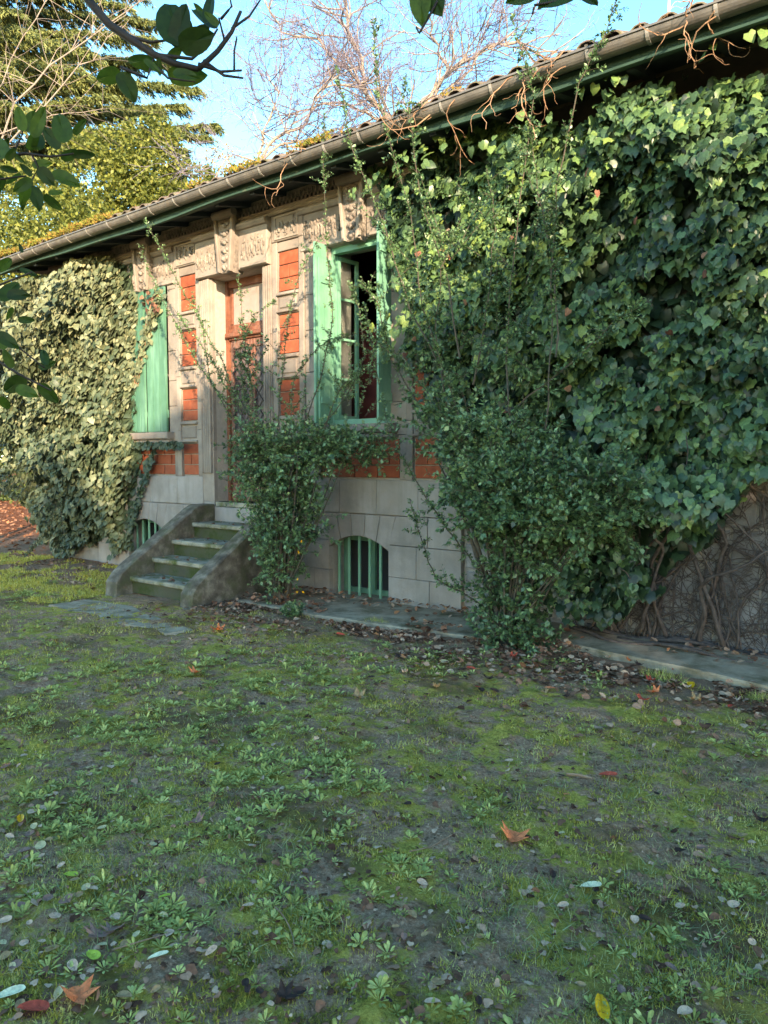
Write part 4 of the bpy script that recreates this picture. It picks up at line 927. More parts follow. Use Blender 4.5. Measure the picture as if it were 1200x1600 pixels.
for a in [(-150, 260, 335, 195, 27, 1.3), (-150, 190, 250, 175, 28, 1.4), (-150, 120, 310, 140, 26, 1.2), (-150, 60, 240, 60, 27, 1.3), (-150, -20, 200, 10, 28, 1.3), (-150, -60, 245, -25, 26, 1.2), (-150, 230, 170, 150, 25, 1.3), (-150, 330, 120, 250, 28, 1.4), (-150, 0, 60, 60, 24, 1.2),
          (-150, 100, 130, 110, 25, 1.3), (-150, 160, 40, 170, 24, 1.3), (-150, 250, 60, 250, 25, 1.3), (-150, -120, 120, -60, 25, 1.3), (-100, 270, 290, 235, 29, 1.1), (40, 215, 330, 215, 26, .9), (-150, 40, 30, 20, 23, 1.2), (-150, 80, 20, 110, 23, 1.2), (-150, 205, 290, 165, 29, 1.5), (-150, 90, 270, 100, 29, 1.5), (-150, 20, 250, 35, 29, 1.5), (-150, -40, 225, -10, 30, 1.5), (-150, 140, 200, 145, 26, 1.5), (-150, 300, 250, 200, 27, 1.5), (-150, 40, 150, 85, 26, 1.5)]: cedar_branch(*a)
m.build('branch', M_bark, cd)
p = np.concatenate(cp); n = len(p); o = leaves('crown', ([(-.06, 0, 0), (.06, 0, 0), (.0, 1, 0)], [(0, 1, 2)]), p, np.concatenate(ct), rdir(n), .13+.1*rng.random(n), M_cedar, cd, width=np.full(n, 2.2)); tag(o, kind='stuff')
# bare deciduous tree behind the roof
def bare_tree(name, label, base, limbs, mat, tmat, gen=5, seed=1, r0=.14, spread=.5, kids=(3, 4)):
    random.seed(seed); th = thing(name, label, 'tree', (base[0], base[1], 0)); big = MB(); fine = MB()
    def grow(p, d, L, r, g):
        n = 5; pts = [p]; dd = d.copy()
        for k in range(n):
            dd = dd+np.array([random.gauss(0, .13), random.gauss(0, .13), random.gauss(0, .12)+(.05 if g > 1 else -.02)]); dd /= np.linalg.norm(dd); pts.append(pts[-1]+dd*L/n)
        (big if r > .016 else fine).tube(pts, list(np.linspace(r, r*.55, n+1)), 5 if r > .016 else 3)
        if g <= 0: return
        for k in range(random.randint(*kids)):
            i = random.randint(2, n); ax = rdir(1)[0]; nd = dd+ax*spread*random.uniform(.7, 1.5); nd /= np.linalg.norm(nd)
            grow(pts[i], nd, L*random.uniform(.55, .8), max(.0065, r*.5), g-1)
    trunk_top = limbs[0][0]; MB().tube([np.array([base[0], base[1], 0]), (np.array([base[0], base[1], 0])+trunk_top)/2, trunk_top], [r0*1.6, r0*1.4, r0*1.2], 8).build('trunk', mat, th, smooth=True)
    for (pts, r, g) in [(l[1], l[2], l[3]) for l in limbs]:
        P = []
        for i in range(len(pts)-1):
            for k in range(3): P.append(pts[i]+(pts[i+1]-pts[i])*k/3+rng.normal(size=3)*.04)
        P.append(pts[-1]); big.tube(P, list(np.linspace(r, r*.4, len(P))), 6)
        for i in range(2, len(P)):
            for _ in range(3):
                d = (P[i]-P[i-1]); d /= np.linalg.norm(d); nd = d*.7+rdir(1)[0]*.9; nd /= np.linalg.norm(nd); grow(P[i], nd, random.uniform(.9, 1.5), r*.35, g)
    big.build('limbs', mat, th); tag(fine.build('twigs', tmat, th), kind='stuff')
D1 = 20; tb = at(632, 230, D1); A = lambda a, b: at(a, b, D1)
bare_tree('bare_tree', 'leafless pale barked tree with fine purplish twigs rising behind the middle of the roof', tb,
    [(tb, [tb, A(612, 190), A(575, 150), A(568, 110), A(545, 60), A(540, 10), A(535, -40)], .075, 3), (tb, [tb, A(580, 150), A(540, 110), A(500, 62), A(440, 50), A(420, 15)], .05, 3),
     (tb, [tb, A(660, 165), A(700, 115), A(760, 75), A(810, 60), A(850, 90)], .07, 3), (tb, [tb, A(700, 115), A(680, 70), A(670, 20), A(650, -30)], .05, 3), (tb, [tb, A(650, 180), A(740, 110), A(760, 40), A(790, -30)], .045, 3),
     (tb, [tb, A(600, 190), A(560, 170), A(500, 160), A(450, 180)], .05, 3)], M_pale_bark, M_purple, seed=5, spread=.55, kids=(2, 3))
tb2 = at(400, 255, 19); A = lambda a, b: at(a, b, 19)
bare_tree('bare_tree', 'smaller leafless tree with low spreading branches left of the tall bare tree', tb2,
    [(tb2, [tb2, A(430, 215), A(480, 190), A(500, 140), A(560, 130)], .05, 3), (tb2, [tb2, A(410, 210), A(440, 150), A(420, 120)], .045, 3), (tb2, [tb2, A(440, 225), A(500, 215), A(560, 200)], .04, 2), (tb2, [tb2, A(360, 240), A(330, 290)], .03, 2)], M_pale_bark, M_purple, seed=9, kids=(2, 3))
tb3 = at(-40, 300, 14); A = lambda a, b: at(a, b, 14)
bare_tree('bare_sapling', 'bare sapling with long pale arching twigs in front of the cedar', tb3,
    [(tb3, [tb3, A(30, 160), A(110, 80), A(200, 20), A(250, -20)], .02, 0), (tb3, [tb3, A(40, 190), A(120, 110), A(190, 40)], .018, 0), (tb3, [tb3, A(0, 210), A(80, 180), A(160, 170)], .014, 0), (tb3, [tb3, A(-20, 160), A(40, 60), A(90, -20)], .016, 0)], M_pale_bark, M_pale_bark, seed=3, r0=.04, kids=(1, 2))
# hedge and shrubs beyond the left end
hd = thing('hedge', 'dark clipped hedge at the left edge beyond the house', 'hedge', (*at(-20, 780, 30)[:2], 0))
crown(hd, [(at(-60, 745, 30), (2.2, 1.2, 1.3)), (at(0, 750, 30), (1.0, 1, 1.1)), (at(-140, 740, 30), (2.5, 1.5, 1.5))], 420, .14, M_hedge)
hs = thing('shrub', 'low yellow green shrub beside the hedge at the left edge', 'shrub', (*at(45, 790, 26)[:2], 0))
crown(hs, [(at(45, 750, 26), (.9, .8, 1.0)), (at(75, 745, 26), (.8, .8, 1.0))], 500, .12, M_yellow, lambda p: np.full(len(p), .1))
for k, (a, dd, h_) in enumerate([(-260, 60, 9), (-120, 58, 7), (-30, 62, 6.4), (60, 60, 8), (160, 58, 9), (260, 60, 9), (380, 60, 8), (-420, 55, 10)]):
    q = at(a, 722, dd); g_ = thing('distant_tree', 'distant leafy tree beyond the garden at the left', 'tree', (q[0], q[1], 0), 'distant trees beyond the garden')
    crown(g_, [((q[0], q[1], h_*.5), (4, 4, h_*.45))], 90, .4, M_hedge); trunk(g_, (q[0], q[1], 0), np.array([q[0], q[1], h_*.5]), .3, .2)

# ------------------------------------------------------------ trees behind the viewer that shade the garden
PV = np.array([-SH[1]*-1, SH[0]]) ; PV = np.array([.6157, .788])
def shade(s, p_, blobs, lab, dens=480, size=.26):
    c = SH*s+PV*p_; g_ = thing('evergreen_tree', 'broad evergreen garden tree behind the viewer, '+lab, 'tree', (c[0], c[1], 0), 'evergreen trees behind the viewer')
    crown(g_, [((c[0]+PV[0]*dp, c[1]+PV[1]*dp, z), (rx, rx, rz)) for dp, z, rx, rz in blobs], dens, size, M_hedge); trunk(g_, (c[0], c[1], 0), np.array([c[0], c[1], 5]), .22, .1)
shade(19, -7.4, [(0, 2.2, 1.7, 2.2), (.2, 4.8, 1.6, 2.0), (-.2, 7.0, 1.2, 1.35)], 'farthest left of the row')
shade(18, -4.8, [(0, 2.2, 1.9, 2.3), (0, 5.0, 1.8, 2.0), (0, 6.1, 1.6, 1.0), (.2, 7.2, 1.5, 1.35)], 'second from the left of the row')
shade(20.5, -6.2, [(0, 1.5, 1.5, 1.7), (0, 3.4, 1.3, 1.6), (0, 5.2, 1.1, 1.3)], 'low and bushy, at the left')
shade(20.5, -3.4, [(0, 1.5, 1.5, 1.7), (0, 3.6, 1.3, 1.6), (0, 5.4, 1.1, 1.2)], 'low and bushy, near the middle')
shade(19, -2.2, [(0, 2.2, 1.9, 2.3), (0, 5.0, 1.8, 1.7), (0, 7.0, 1.5, 1.6)], 'in the middle of the row')
shade(18, .4, [(0, 2.2, 1.8, 2.3), (0, 4.6, 1.8, 1.7), (.7, 6.0, 1.2, .8), (-.9, 7.9, .5, .3), (.6, 8.3, .6, .4)], 'farthest right of the row, with an open top')

# ------------------------------------------------------------ overhanging evergreen branches near the viewer
ov = thing('evergreen_tree', 'glossy leaved evergreen whose dark twigs hang into the top left of the view', 'tree', (-3.2, -9.2, 0))
trunk(ov, (-3.2, -9.2, 0), np.array([-3.0, -8.9, 4.6]), .16, .08)
_o = [(0, .09), (.08, .17), (.2, .22), (.36, .245), (.5, .24), (.66, .21), (.8, .155), (.92, .075)]
OVT = ([(0, 0, 0)]+[(w, y if y else .03, .04*math.sin(y*3)) for y, w in _o]+[(0, 1, -.06)]+[(-w, y if y else .03, .04*math.sin(y*3)) for y, w in reversed(_o)]+[(0, .5, -.015)], [(18, i, (i+1) % 18) for i in range(18)])
ovm = [mesh('leaf', np.array(OVT[0])*np.array([w_, 1, 1]), OVT[1], M_over_o) for w_ in (.75, .98, 1.3)]
def vleaf(a, b, dep, px2, py2, w=1, dz=0):          # a leaf from base point to tip point
    p = at(a, b, dep); q = at(px2, py2, dep+dz); T = q-p; L = np.linalg.norm(T); T = T/L
    nn = (CAM-p)/np.linalg.norm(CAM-p)+rng.normal(size=3)*.35; X = np.cross(T, nn); X /= np.linalg.norm(X); Z = np.cross(X, T)
    o = ob('leaf', ovm[w], ov, origin=p); o.rotation_mode = 'QUATERNION'; o.rotation_quaternion = Matrix((X, T, Z)).transposed().to_quaternion(); o.scale = (L,)*3
def vtwig(pl, dep, r0, r1, back=None):
    P = [at(a, b, dep) for a, b in pl]
    if back is not None: P = [np.array(back)]+P
    PP = []
    for i in range(len(P)-1):
        for k in range(3): PP.append(P[i]+(P[i+1]-P[i])*k/3)
    PP.append(P[-1]); MB().tube(PP, list(np.linspace(r0, r1, len(PP))), 6).build('branch', M_bark2, ov, smooth=True)
M_bark2 = surf('dark_twig', [(.02, .014, .012), (.045, .03, .025)], 20, .7, .2)
d1 = 1.55
vtwig([(100, -60), (138, 0), (170, 38), (205, 62), (240, 85), (275, 100), (310, 108)], d1, .011, .006, (-3.0, -8.9, 4.0))
vtwig([(310, 108), (340, 80), (362, 50), (376, 18)], d1, .006, .0035)
vtwig([(205, 58), (235, 66), (270, 62)], d1, .004, .002)
vtwig([(240, 85), (300, 92), (325, 70), (340, 45)], d1, .004, .002)
vtwig([(310, 100), (345, 112), (378, 110)], d1, .004, .002); vtwig([(318, 95), (350, 118), (380, 122)], d1, .004, .002)
vtwig([(340, 82), (350, 60), (342, 28)], d1, .003, .002); vtwig([(362, 45), (390, 25), (410, -5)], d1, .003, .0015); vtwig([(188, 105), (230, 122), (240, 92)], d1, .0035, .002)
vtwig([(366, 110), (366, 80), (370, 58)], d1, .0028, .0015); vtwig([(345, 30), (362, 10), (358, -10)], d1, .003, .0015); vtwig([(240, 100), (262, 122), (305, 128)], d1, .003, .0015)
for l in [(278, 72, 265, 2, 2), (275, 75, 290, 3, 1), (280, 74, 335, 52, 2), (262, 95, 285, 72, 1), (245, 98, 198, 95, 1), (248, 90, 250, 120, 0), (262, 118, 325, 118, 1), (188, 112, 150, 125, 2), (188, 112, 212, 160, 2), (325, 35, 330, -12, 1), (335, 45, 300, 12, 1),
          (342, 40, 318, 18, 0), (300, 60, 328, 40, 1), (270, 112, 312, 122, 0), (225, 92, 252, 116, 0), (322, 28, 302, 4, 0)]: vleaf(l[0], l[1], d1+random.uniform(-.08, .08), l[2], l[3], l[4], random.uniform(-.02, .03))
vleaf(655, -30, 1.3, 660, 42, 1); vleaf(668, -30, 1.3, 690, 25, 2); vtwig([(690, -10), (668, 30), (655, 52), (650, 42)], 1.3, .003, .0015, (-1.8, -8.4, 4.2))
vleaf(905, -22, 1.2, 840, 12, 2); vleaf(845, -20, 1.2, 790, 4, 1); vleaf(900, -20, 1.2, 935, 8, 1); vtwig([(905, -30), (870, 2), (835, 8), (832, 22)], 1.2, .003, .0015, (-1.4, -8.4, 4.2))
d2 = 1.75
vtwig([(-40, 250), (0, 245), (40, 240), (80, 245), (115, 240)], d2, .006, .002, (-3.0, -8.9, 3.4)); vtwig([(20, 242), (35, 210), (32, 180)], d2, .003, .0015); vtwig([(50, 242), (60, 262), (40, 300)], d2, .003, .0015); vtwig([(-40, 290), (0, 280), (40, 275)], d2, .004, .002, (-3.0, -8.9, 3.3))
for l in [(35, 205, 28, 165, 1), (40, 205, 55, 172, 1), (52, 215, 70, 165, 0), (60, 235, 58, 205, 1), (45, 235, 58, 200, 1), (95, 230, 66, 200, 1), (105, 222, 88, 176, 1), (115, 210, 135, 185, 0), (95, 248, 125, 235, 1), (110, 240, 150, 242, 0), (50, 258, 82, 255, 1), (60, 262, 85, 290, 2), (82, 268, 126, 292, 1),
          (50, 275, 30, 255, 1), (50, 280, 20, 300, 1), (42, 285, 33, 322, 1), (52, 290, 62, 330, 1), (68, 305, 98, 328, 1), (75, 302, 100, 300, 0), (10, 245, -20, 215, 1), (10, 250, 25, 232, 1), (0, 262, 30, 268, 0), (5, 275, -25, 310, 1), (20, 240, 40, 255, 0), (-5, 240, 15, 215, 0), (30, 270, 5, 290, 1), (35, 300, 35, 330, 0)]: vleaf(l[0], l[1], d2+random.uniform(-.1, .1), l[2], l[3], l[4], random.uniform(-.02, .04))
d3 = 1.5
vtwig([(-60, 540), (-10, 560), (30, 585), (80, 610)], d3, .005, .002, (-3.0, -8.9, 2.6)); vtwig([(-50, 440), (0, 445), (50, 425)], d3, .004, .0015, (-3.0, -8.9, 2.7)); vtwig([(-40, 500), (0, 520), (70, 575)], d3, .004, .0015, (-3.0, -8.9, 2.7))
for l in [(0, 470, 30, 440, 1), (10, 460, 48, 462, 1), (20, 575, 5, 545, 1), (10, 545, -15, 520, 1), (60, 575, 88, 565, 1), (40, 590, 5, 612, 1), (60, 600, 92, 630, 1), (25, 605, 60, 620, 1), (-5, 520, 30, 545, 1), (70, 570, 68, 545, 0), (0, 620, 15, 640, 1), (35, 395, 30, 380, 0), (30, 420, 60, 432, 0), (20, 480, 10, 500, 0), (28, 500, 55, 500, 1), (-5, 420, 20, 405, 1)]: vleaf(l[0], l[1], d3+random.uniform(-.1, .1), l[2], l[3], l[4], random.uniform(-.02, .04))

# ------------------------------------------------------------ ground cover
def scatter(n, a=3.2):
    """points over the lawn in front of the house, thicker near the viewer"""
    x = -13+rng.random(n*3)*14.5; y = -6.2+rng.random(n*3)*6.0; d2 = x**2+(y-CAM[1])**2
    k = rng.random(n*3) < np.clip(a/d2, 0, 1); v = np.stack([x-CAM[0], y-CAM[1]], 1); dep = v@_f[:2]; lat = v@_r[:2]
    k &= (dep > .8) & (np.abs(lat) < dep*.62+.3) & (y < -.9); x = x[k][:n]; y = y[k][:n]; return x, y
def lawn_mask(x, y): return fbm(x*3.6, y*3.6, 51, 5)
st_boxes = lambda x, y: ~((x > -8.05) & (x < -6.3) & (y > -1.7)) & ~((y > -1.05) & (x > -6.3))
x, y = scatter(900000, 5.5); k = (lawn_mask(x, y)+rng.normal(size=len(x))*.04 > .43+.10*np.clip((y+4.6)/1.6, 0, 1)+.07*(y > -1.6)) & st_boxes(x, y); x = x[k]; y = y[k]; n = len(x)
pos = np.stack([x, y, gh(x, y)-.004], 1); dd = np.sqrt(x**2+(y-CAM[1])**2)
o = leaves('moss', BLADE, pos, np.array([0, 0, .35])+rng.normal(size=(n, 3))*.6, rdir(n)*.6+np.array([0, 0, 1.]), (.007+.012*rng.random(n))*(1+.14*dd), M_mossb, None, np.clip(.5+1.3*(fbm(x*2.2, y*2.2, 61, 3)-.5)+1.5*(fbm(x*17, y*17, 62, 3)-.5)+rng.normal(size=n)*.2, 0, 1), width=2.2+0*x)
tag(o, 'yellow green moss and short turf over the lawn', 'moss', kind='stuff')
n = 60000; x = -13+rng.random(n)*5; y = -2.4+rng.random(n)*2.2; k = (fbm(x*2.2, y*2.2, 55, 4)+rng.normal(size=n)*.04 > .46) & ~((x > -8.05) & (y > -1.7)); x = x[k]; y = y[k]; n = len(x)
o = leaves('moss', BLADE, np.stack([x, y, gh(x, y)-.002], 1), np.array([0, 0, .4])+rng.normal(size=(n, 3))*.6, rdir(n)*.6+np.array([0, 0, 1.]), .03+.03*rng.random(n), M_mossb, None, np.clip(.65+rng.normal(size=n)*.2, 0, 1), width=2.4+0*x)
tag(o, 'sparse yellowish moss on the worn soil left of the steps', 'moss', kind='stuff')
# thin grass blades
x, y = scatter(120000, 5.0); k = (fbm(x*1.7, y*1.7, 71, 3) > .46) & st_boxes(x, y); x = x[k]; y = y[k]; n = len(x)
o = leaves('grass', BLADE, np.stack([x, y, gh(x, y)-.004], 1), np.array([0, 0, .7])+rng.normal(size=(n, 3))*.6, rdir(n), .025+.035*rng.random(n), leafmat('grass_blade', [(.12, .18, .07), (.24, .3, .12), (.42, .4, .22)], rough=.6, trans=.3), None, width=.8+0*x)
tag(o, 'thin grass blades among the moss', 'grass', kind='stuff')
# weed rosettes
x, y = scatter(2400, 16.0)
dn = fbm(x*.8, y*.8, 81, 4)+.26*np.exp(-((x+.9)**2/4+(y+1.9)**2/.5))+.10*np.exp(-((x+4.5)**2/6+(y+2.3)**2/1.5)); dn = dn-.09*np.clip(1-np.sqrt((x+.6)**2+(y+4.6)**2)/2.4, 0, 1)**.7; k = (dn > .46+.16*rng.random(len(x))) & st_boxes(x, y); x = x[k]; y = y[k]; dn = dn[k]
m_ = np.maximum(1, (rng.random(len(x))*6*np.clip((dn-.4)*5, .5, 1.6)).astype(int)); x = np.repeat(x, m_); y = np.repeat(y, m_); x = x+rng.normal(size=len(x))*.045; y = y+rng.normal(size=len(y))*.045
k = st_boxes(x, y); x = x[k]; y = y[k]
L = 11; n = len(x)*L; X = np.repeat(x, L); Y = np.repeat(y, L); sz = np.repeat((.008+.022*rng.random(len(x))**1.2)*np.clip(.75+.08*np.sqrt(x**2+(y-CAM[1])**2), .8, 1.25), L); a = np.tile(np.arange(L)*2.399, len(x))+rng.normal(size=n)*.25; el = np.abs(rng.normal(size=n)*.3)+.22
tip = np.stack([np.cos(a)*np.cos(el), np.sin(a)*np.cos(el), np.sin(el)], 1)
pos = np.stack([X+np.cos(a)*.003, Y+np.sin(a)*.003, gh(X, Y)+.004], 1)
o = leaves('weeds', SPAT, pos, tip, np.array([0, 0, 1])+rng.normal(size=(n, 3))*.15, sz*(.8+.5*rng.random(n))*1.45, M_weed, None, np.clip(np.repeat(rng.random(len(x)), L)*.6+rng.random(n)*.4, 0, 1), width=np.repeat(.5+.45*rng.random(len(x)), L))
tag(o, 'low green weed rosettes spreading over the lawn', 'weeds', kind='stuff')
print('rosettes', len(x), 'shrub leaves', nb1, nb2)
# grass tufts at the path edge
for (a, b, s_) in ((1035, 1062, 1.0), (590, 975, .8), (1190, 1095, .7)):
    q = ground_at(a, b); th = ('short green grass tuft at the concrete path edge right of the large shrub', 'small dry grass tuft below the barred cellar window', 'grass tuft at the right end of the path edge')[(1035, 590, 1190).index(a)]
    n = 260; pos = np.array([q[0], q[1], 0])+rng.normal(size=(n, 3))*np.array([.08, .035, 0])*s_
    o = leaves('grass_tuft', BLADE, np.clip(pos, [q[0]-.14, q[1]-.06, 0], [q[0]+.14, q[1]+.06, 0]), np.array([0, 0, 1.0])+rng.normal(size=(n, 3))*.45, rdir(n), (.06+.05*rng.random(n))*s_, M_weed, None, origin=(q[0], q[1], 0), width=.6+0*pos[:, 0]); tag(o, th, 'grass', kind='stuff')
# leaf litter: bed by the house, around the shrubs, thin over the lawn
def litter(name, label, x, y, z, size, mat, rn=None):
    n = len(x); t = rdir(n); t[:, 2] *= .25
    o = leaves(name, OVAL, np.stack([x, y, z], 1), t, np.array([0, 0, 1])+rng.normal(size=(n, 3))*.3, size, mat, None, rn, width=1.1+.8*rng.random(n)); tag(o, label, 'leaf litter', kind='stuff')
n = 8000; x = -7+rng.random(n)*7.5; y = -.45-np.abs(rng.normal(size=n))*.55-.35; k = (fbm(x*1.6, y*2.5, 91, 3)+.25*np.exp(-((x+6)**2)/.35)+.2*np.exp(-((x+2.9)**2)/.6) > .545) & ~((x < -6.3) & (y > -1.62)); x = x[k]; y = y[k]; n = len(x)
litter('leaf_litter', 'brown dead leaves in the bed along the foot of the house', x, y, np.where(y > -.95, np.where(y > -.9, .07, .03), gh(x, y))+.010+.02*rng.random(n), .022+.05*rng.random(n)**1.3, M_litter)
n = 700; x = -6.3+rng.random(n)*6.5; y = -.08-rng.random(n)**2*.5; k = fbm(x*2, y*2, 93, 3) > .5; x = x[k]; y = y[k]; n = len(x)
litter('leaf_litter', 'dry leaves lying on the concrete path against the wall', x, y, np.full(n, .07)+.012*rng.random(n), .03+.05*rng.random(n), M_litter, .3+.7*rng.random(n))
x, y = scatter(24000, 6.0); k = st_boxes(x, y); x = x[k]; y = y[k]; n = len(x)
CR = OVAL; OVAL = IVY2
litter('leaf_litter', 'small dark crumbling leaves scattered through the lawn', x, y, gh(x, y)+.008, .006+.026*rng.random(n)**2.5, M_litter, rng.random(n)**1.1)
OVAL = CR
n = 6000; x = -30+rng.random(n)*18; y = -1+rng.random(n)*12; litter('leaf_litter', 'russet fallen leaves carpeting the ground beyond the house corner', x, y, gh(x, y)+.02, .06+.08*rng.random(n), M_russet)
n = 900; x = -13+rng.random(n)*5; y = -1.5+rng.random(n)*1.4; k = (fbm(x*2, y*3, 97, 3) > .45) & ~((x > -8.05) & (y > -1.7)); x = x[k]; y = y[k]; n = len(x); litter('leaf_litter', 'dead leaves on the soil along the wall left of the steps', x, y, gh(x, y)+.012, .03+.05*rng.random(n), M_litter, .3+.7*rng.random(n))
n = 90; x = SX0+.05+rng.random(n)*1.1; y = -1.38+rng.random(n)*1.25; z = np.where(y > -.45, .8, np.where(y > -.78, .6, np.where(y > -1.08, .4, .2))); litter('leaf_litter', 'bits of dead leaf on the stone steps', x, y, z+.008, .02+.04*rng.random(n), M_litter)
# twigs on the lawn
for k, (a, b, c, d_, lab) in enumerate([(175, 1495, 290, 1455, 'long thin dry twig lying across the moss at lower left'), (430, 1430, 460, 1490, 'thin grey twig in the moss near the lower left weeds'), (885, 1203, 925, 1208, 'short reddish brown stick on the lawn right of centre'), (1060, 1368, 1090, 1400, 'fine curled stalk on the moss at right'), (640, 1330, 720, 1290, 'thin pale stalk lying beside the orange maple leaf')]):
    p = ground_at(a, b); q = ground_at(c, d_); P = bez(p, (p+q)/2+np.array([.02, .02, .0]), q, 7); P[:, 2] = gh(P[:, 0], P[:, 1])+.015
    o = MB().tube(P, list(np.linspace(.003 if k != 2 else .008, .0015 if k != 2 else .006, 7)), 5).build('twig', M_twig, None, origin=P[0]); tag(o, lab, 'twig')
# ---- fallen leaves one can point at
def shape_mesh(kind, mat, curl):
    tv, tf = MAPLE if kind == 'maple' else OVT; tv = np.array(tv, float); 
    tv[:, 1] -= .5; tv[:, 2] = tv[:, 2]*1.0+curl*(tv[:, 0]**2*3+tv[:, 1]**2*.6)
    return mesh('fallen_leaf', tv, tf, mat)
lc = {}
def fallen(a, b, L, kind, colr, label, wide=1.0, curl=.2, group=None, z=None, ang=None):
    key = (kind, colr, curl)
    if key not in lc: lc[key] = shape_mesh(kind, LM[colr], curl)
    q = ground_at(a, b, 0 if z is None else z); zz_ = (gh(q[0], q[1]) if z is None else z)+.016
    o = ob('fallen_leaf', lc[key], None, origin=(q[0], q[1], zz_)); o.scale = (L*wide, L, L); o.rotation_euler = (random.uniform(-.25, .25), random.uniform(-.25, .25), random.uniform(0, 6.28) if ang is None else ang)
    tag(o, label, 'leaf', group)
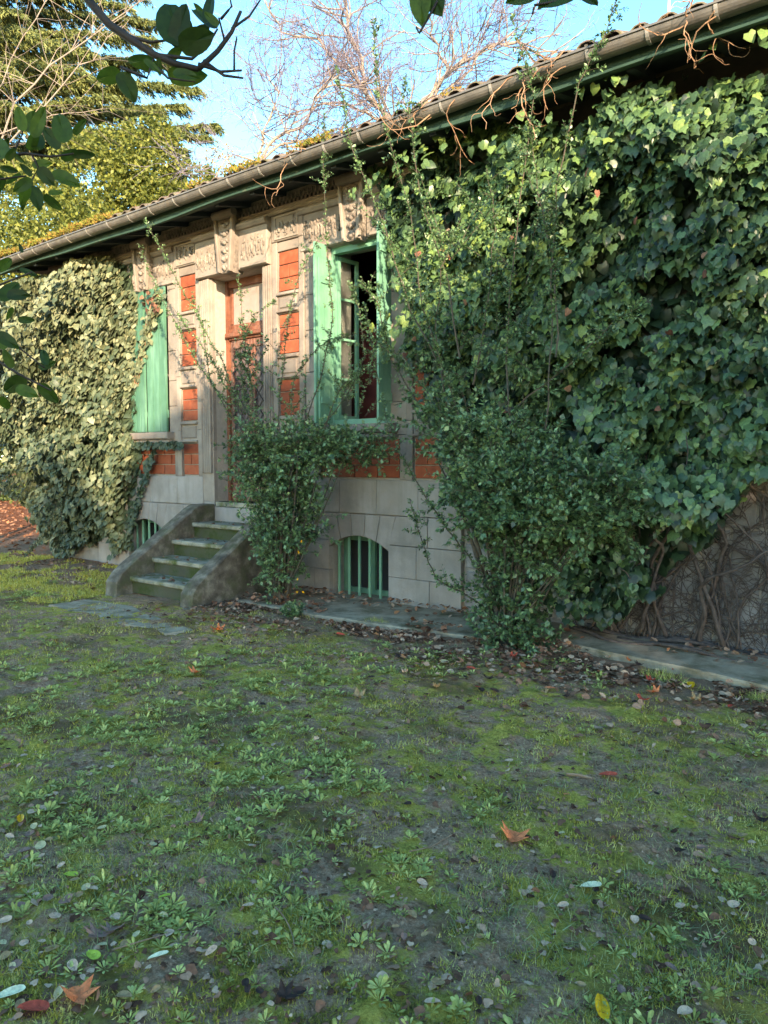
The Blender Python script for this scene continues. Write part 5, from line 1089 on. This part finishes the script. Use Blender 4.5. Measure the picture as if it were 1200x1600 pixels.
F_ = [(923, 1382, .085, 'oval', 'pale green', 'pale green oval leaf lying alone on the moss right of centre', 1.15, .1, 1.9), (803, 1306, .125, 'maple', 'orange', 'orange red maple leaf on the moss in the middle of the lawn', 1, .35, None), (940, 1574, .11, 'oval', 'yellow', 'yellow and brown leaf at the bottom edge of the view', .8, .15, .45),
      (1147, 1411, .045, 'oval', 'pale pink', 'small pale pink leaf at the end of a fine stalk, lower right', 1.8, .1, None), (878, 1295, .03, 'oval', 'cream', 'tiny cream leaf right of the orange maple leaf', 1.8, .2, None), (915, 1022, .11, 'oval', 'pale pink', 'round pale pink leaf on the concrete path beside the large shrub', 2.4, .1, None),
      (1188, 1043, .16, 'maple', 'red', 'bright red maple leaf on the path against the wall at right', 1, .3, None), (1080, 1072, .09, 'oval', 'yellow', 'small ochre leaf on the soil just below the path edge', 1.2, .3, None), (1083, 1097, .11, 'maple', 'tan', 'tan curled leaf on the weeds below the concrete path', .8, .4, None),
      (1123, 1053, .07, 'oval', 'green', 'small fresh green leaf on the concrete path', 1, .1, 1.4), (32, 1278, .1, 'oval', 'yellow', 'narrow curled yellow leaf at the left edge', .6, .6, 1.1), (110, 1370, .065, 'oval', 'yellow-green', 'lime yellow leaf in the moss at left', 1.2, .3, 1.9), (260, 1170, .10, 'oval', 'tan', 'light tan leaf on the lawn left of centre', 1.4, .2, 1.2),
      (310, 1289, .085, 'maple', 'mauve', 'dull purple lobed leaf in the left middle of the lawn', 1, .3, None), (125, 1573, .10, 'maple', 'orange', 'salmon red lobed leaf at the bottom left', 1, .3, None), (52, 1590, .09, 'oval', 'red', 'rusty red leaf at the bottom left corner', 1.1, .3, 2.4), (247, 1506, .068, 'oval', 'pale green', 'slender pale green leaf standing out at lower left', .8, .1, 2.5),
      (264, 1465, .04, 'oval', 'pale pink', 'small pink white leaf above the slender pale leaf', 1.6, .1, None), (181, 1442, .04, 'oval', 'pale pink', 'small whitish leaf above the purple leaf at lower left', 1.8, .1, None), (150, 1470, .08, 'maple', 'mauve', 'broad purple grey leaf at lower left', 1.2, .2, None), (175, 1462, .07, 'maple', 'mauve', 'second purple grey leaf overlapping the broad one at lower left', 1.1, .2, None), (160, 1482, .035, 'oval', 'cream', 'small pale yellow leaf lying over the purple leaf', 1.8, .1, None),
      (145, 1501, .06, 'oval', 'yellow-green', 'yellowish leaf just below the purple leaf at lower left', 1.3, .3, 1.6), (15, 1560, .09, 'oval', 'pale green', 'pale green pointed leaf at the bottom left edge', 1.0, .2, 2.6), (950, 1206, .1, 'oval', 'red', 'red brown leaf among the weeds right of centre', 1.2, .3, None), (1062, 1328, .07, 'oval', 'dark brown', 'dark brown curled leaf on the right of the lawn', 1.2, .5, None),
      (1190, 1280, .09, 'maple', 'dark brown', 'dark crumpled leaf at the right edge', 1, .5, None), (660, 1380, .045, 'oval', 'pale pink', 'small pinkish leaf left of the pale green oval leaf', 1.3, .3, None), (676, 1576, .05, 'oval', 'pale pink', 'pinkish leaf at the bottom edge near the middle', 1.3, .2, None), (330, 1503, .045, 'oval', 'pale pink', 'pinkish oval leaf at lower left of centre', 1.3, .2, None),
      (450, 1568, .07, 'maple', 'dark brown', 'blackish crumpled leaf at the bottom left of centre', 1.2, .3, None), (195, 1572, .05, 'oval', 'tan', 'curled tan leaf right of the salmon lobed leaf', 1.3, .5, None), (257, 1411, .045, 'oval', 'yellow-green', 'tiny bright lime leaf in the moss', 1.2, .3, None), (240, 1327, .04, 'oval', 'cream', 'small upright cream leaf on the left lawn', 1.6, .2, None), (1145, 1295, .05, 'oval', 'tan', 'small tan leaf at the right of the lawn', 1, .3, None),
      (590, 1108, .1, 'oval', 'tan', 'tan leaf among weeds in front of the cellar window', 1.2, .3, None), (563, 1086, .12, 'maple', 'tan', 'reddish tan leaf on dark soil in front of the shrubs', 1, .3, None), (338, 990, .14, 'maple', 'orange', 'orange leaf on the soil in front of the right cheek wall', 1, .3, None), (695, 1040, .09, 'oval', 'cream', 'cream leaf on the bed left of the large shrub', 1.4, .3, None), (1020, 1085, .1, 'maple', 'orange', 'small orange leaf below the path edge', 1, .3, None)]
for f_ in F_: fallen(*f_[:6], wide=f_[6], curl=f_[7], ang=f_[8])
random.seed(21)
def zone(a, b): return ('upper ' if b < 1270 else 'middle ' if b < 1430 else 'lower ')+('left' if a < 130 else 'left centre' if a < 450 else 'right centre' if a < 820 else 'right')
def zoned(a, b, L, kind, c, lab, wide, curl):
    fallen(a, b, L, kind, c, lab % (c, zone(a, b)), wide, curl, '%s leaves dotted over the %s of the lawn' % (c, zone(a, b)))
for k in range(60):
    a = abs(random.gauss(0, 110)); b = random.uniform(1180, 1590)
    zoned(a, b, random.uniform(.03, .055), 'oval', random.choice(['pale pink', 'pale pink', 'cream', 'mauve', 'tan']), 'small dry %s leaf among those strewn over the %s of the lawn', random.uniform(1, 1.9), .2)
for k in range(60):
    a = random.uniform(250, 1190); b = random.uniform(1090, 1590)
    zoned(a, b, random.uniform(.025, .05), 'oval', random.choice(['pale pink', 'mauve', 'tan', 'dark brown', 'dark brown']), 'tiny withered %s leaf dotted over the %s of the lawn', random.uniform(1, 1.8), .3)
for k in range(45):
    a = random.uniform(300, 1190); b = 1000+(a-300)*.07+random.uniform(-25, 50); kd = random.choice(['oval', 'maple']); c = random.choice(['orange', 'tan', 'dark brown', 'red', 'pale pink'])
    w_ = 'before the steps' if a < 440 else 'below the cellar window' if a < 700 else 'under the large shrub' if a < 900 else 'below the right path edge'
    fallen(a, b, random.uniform(.05, .09), kd, c, '%s %s leaf on the dark bed %s' % (c, 'lobed' if kd == 'maple' else 'oval', w_), random.uniform(.8, 1.4), .4, '%s %s leaves on the bed %s' % (c, kd, w_))
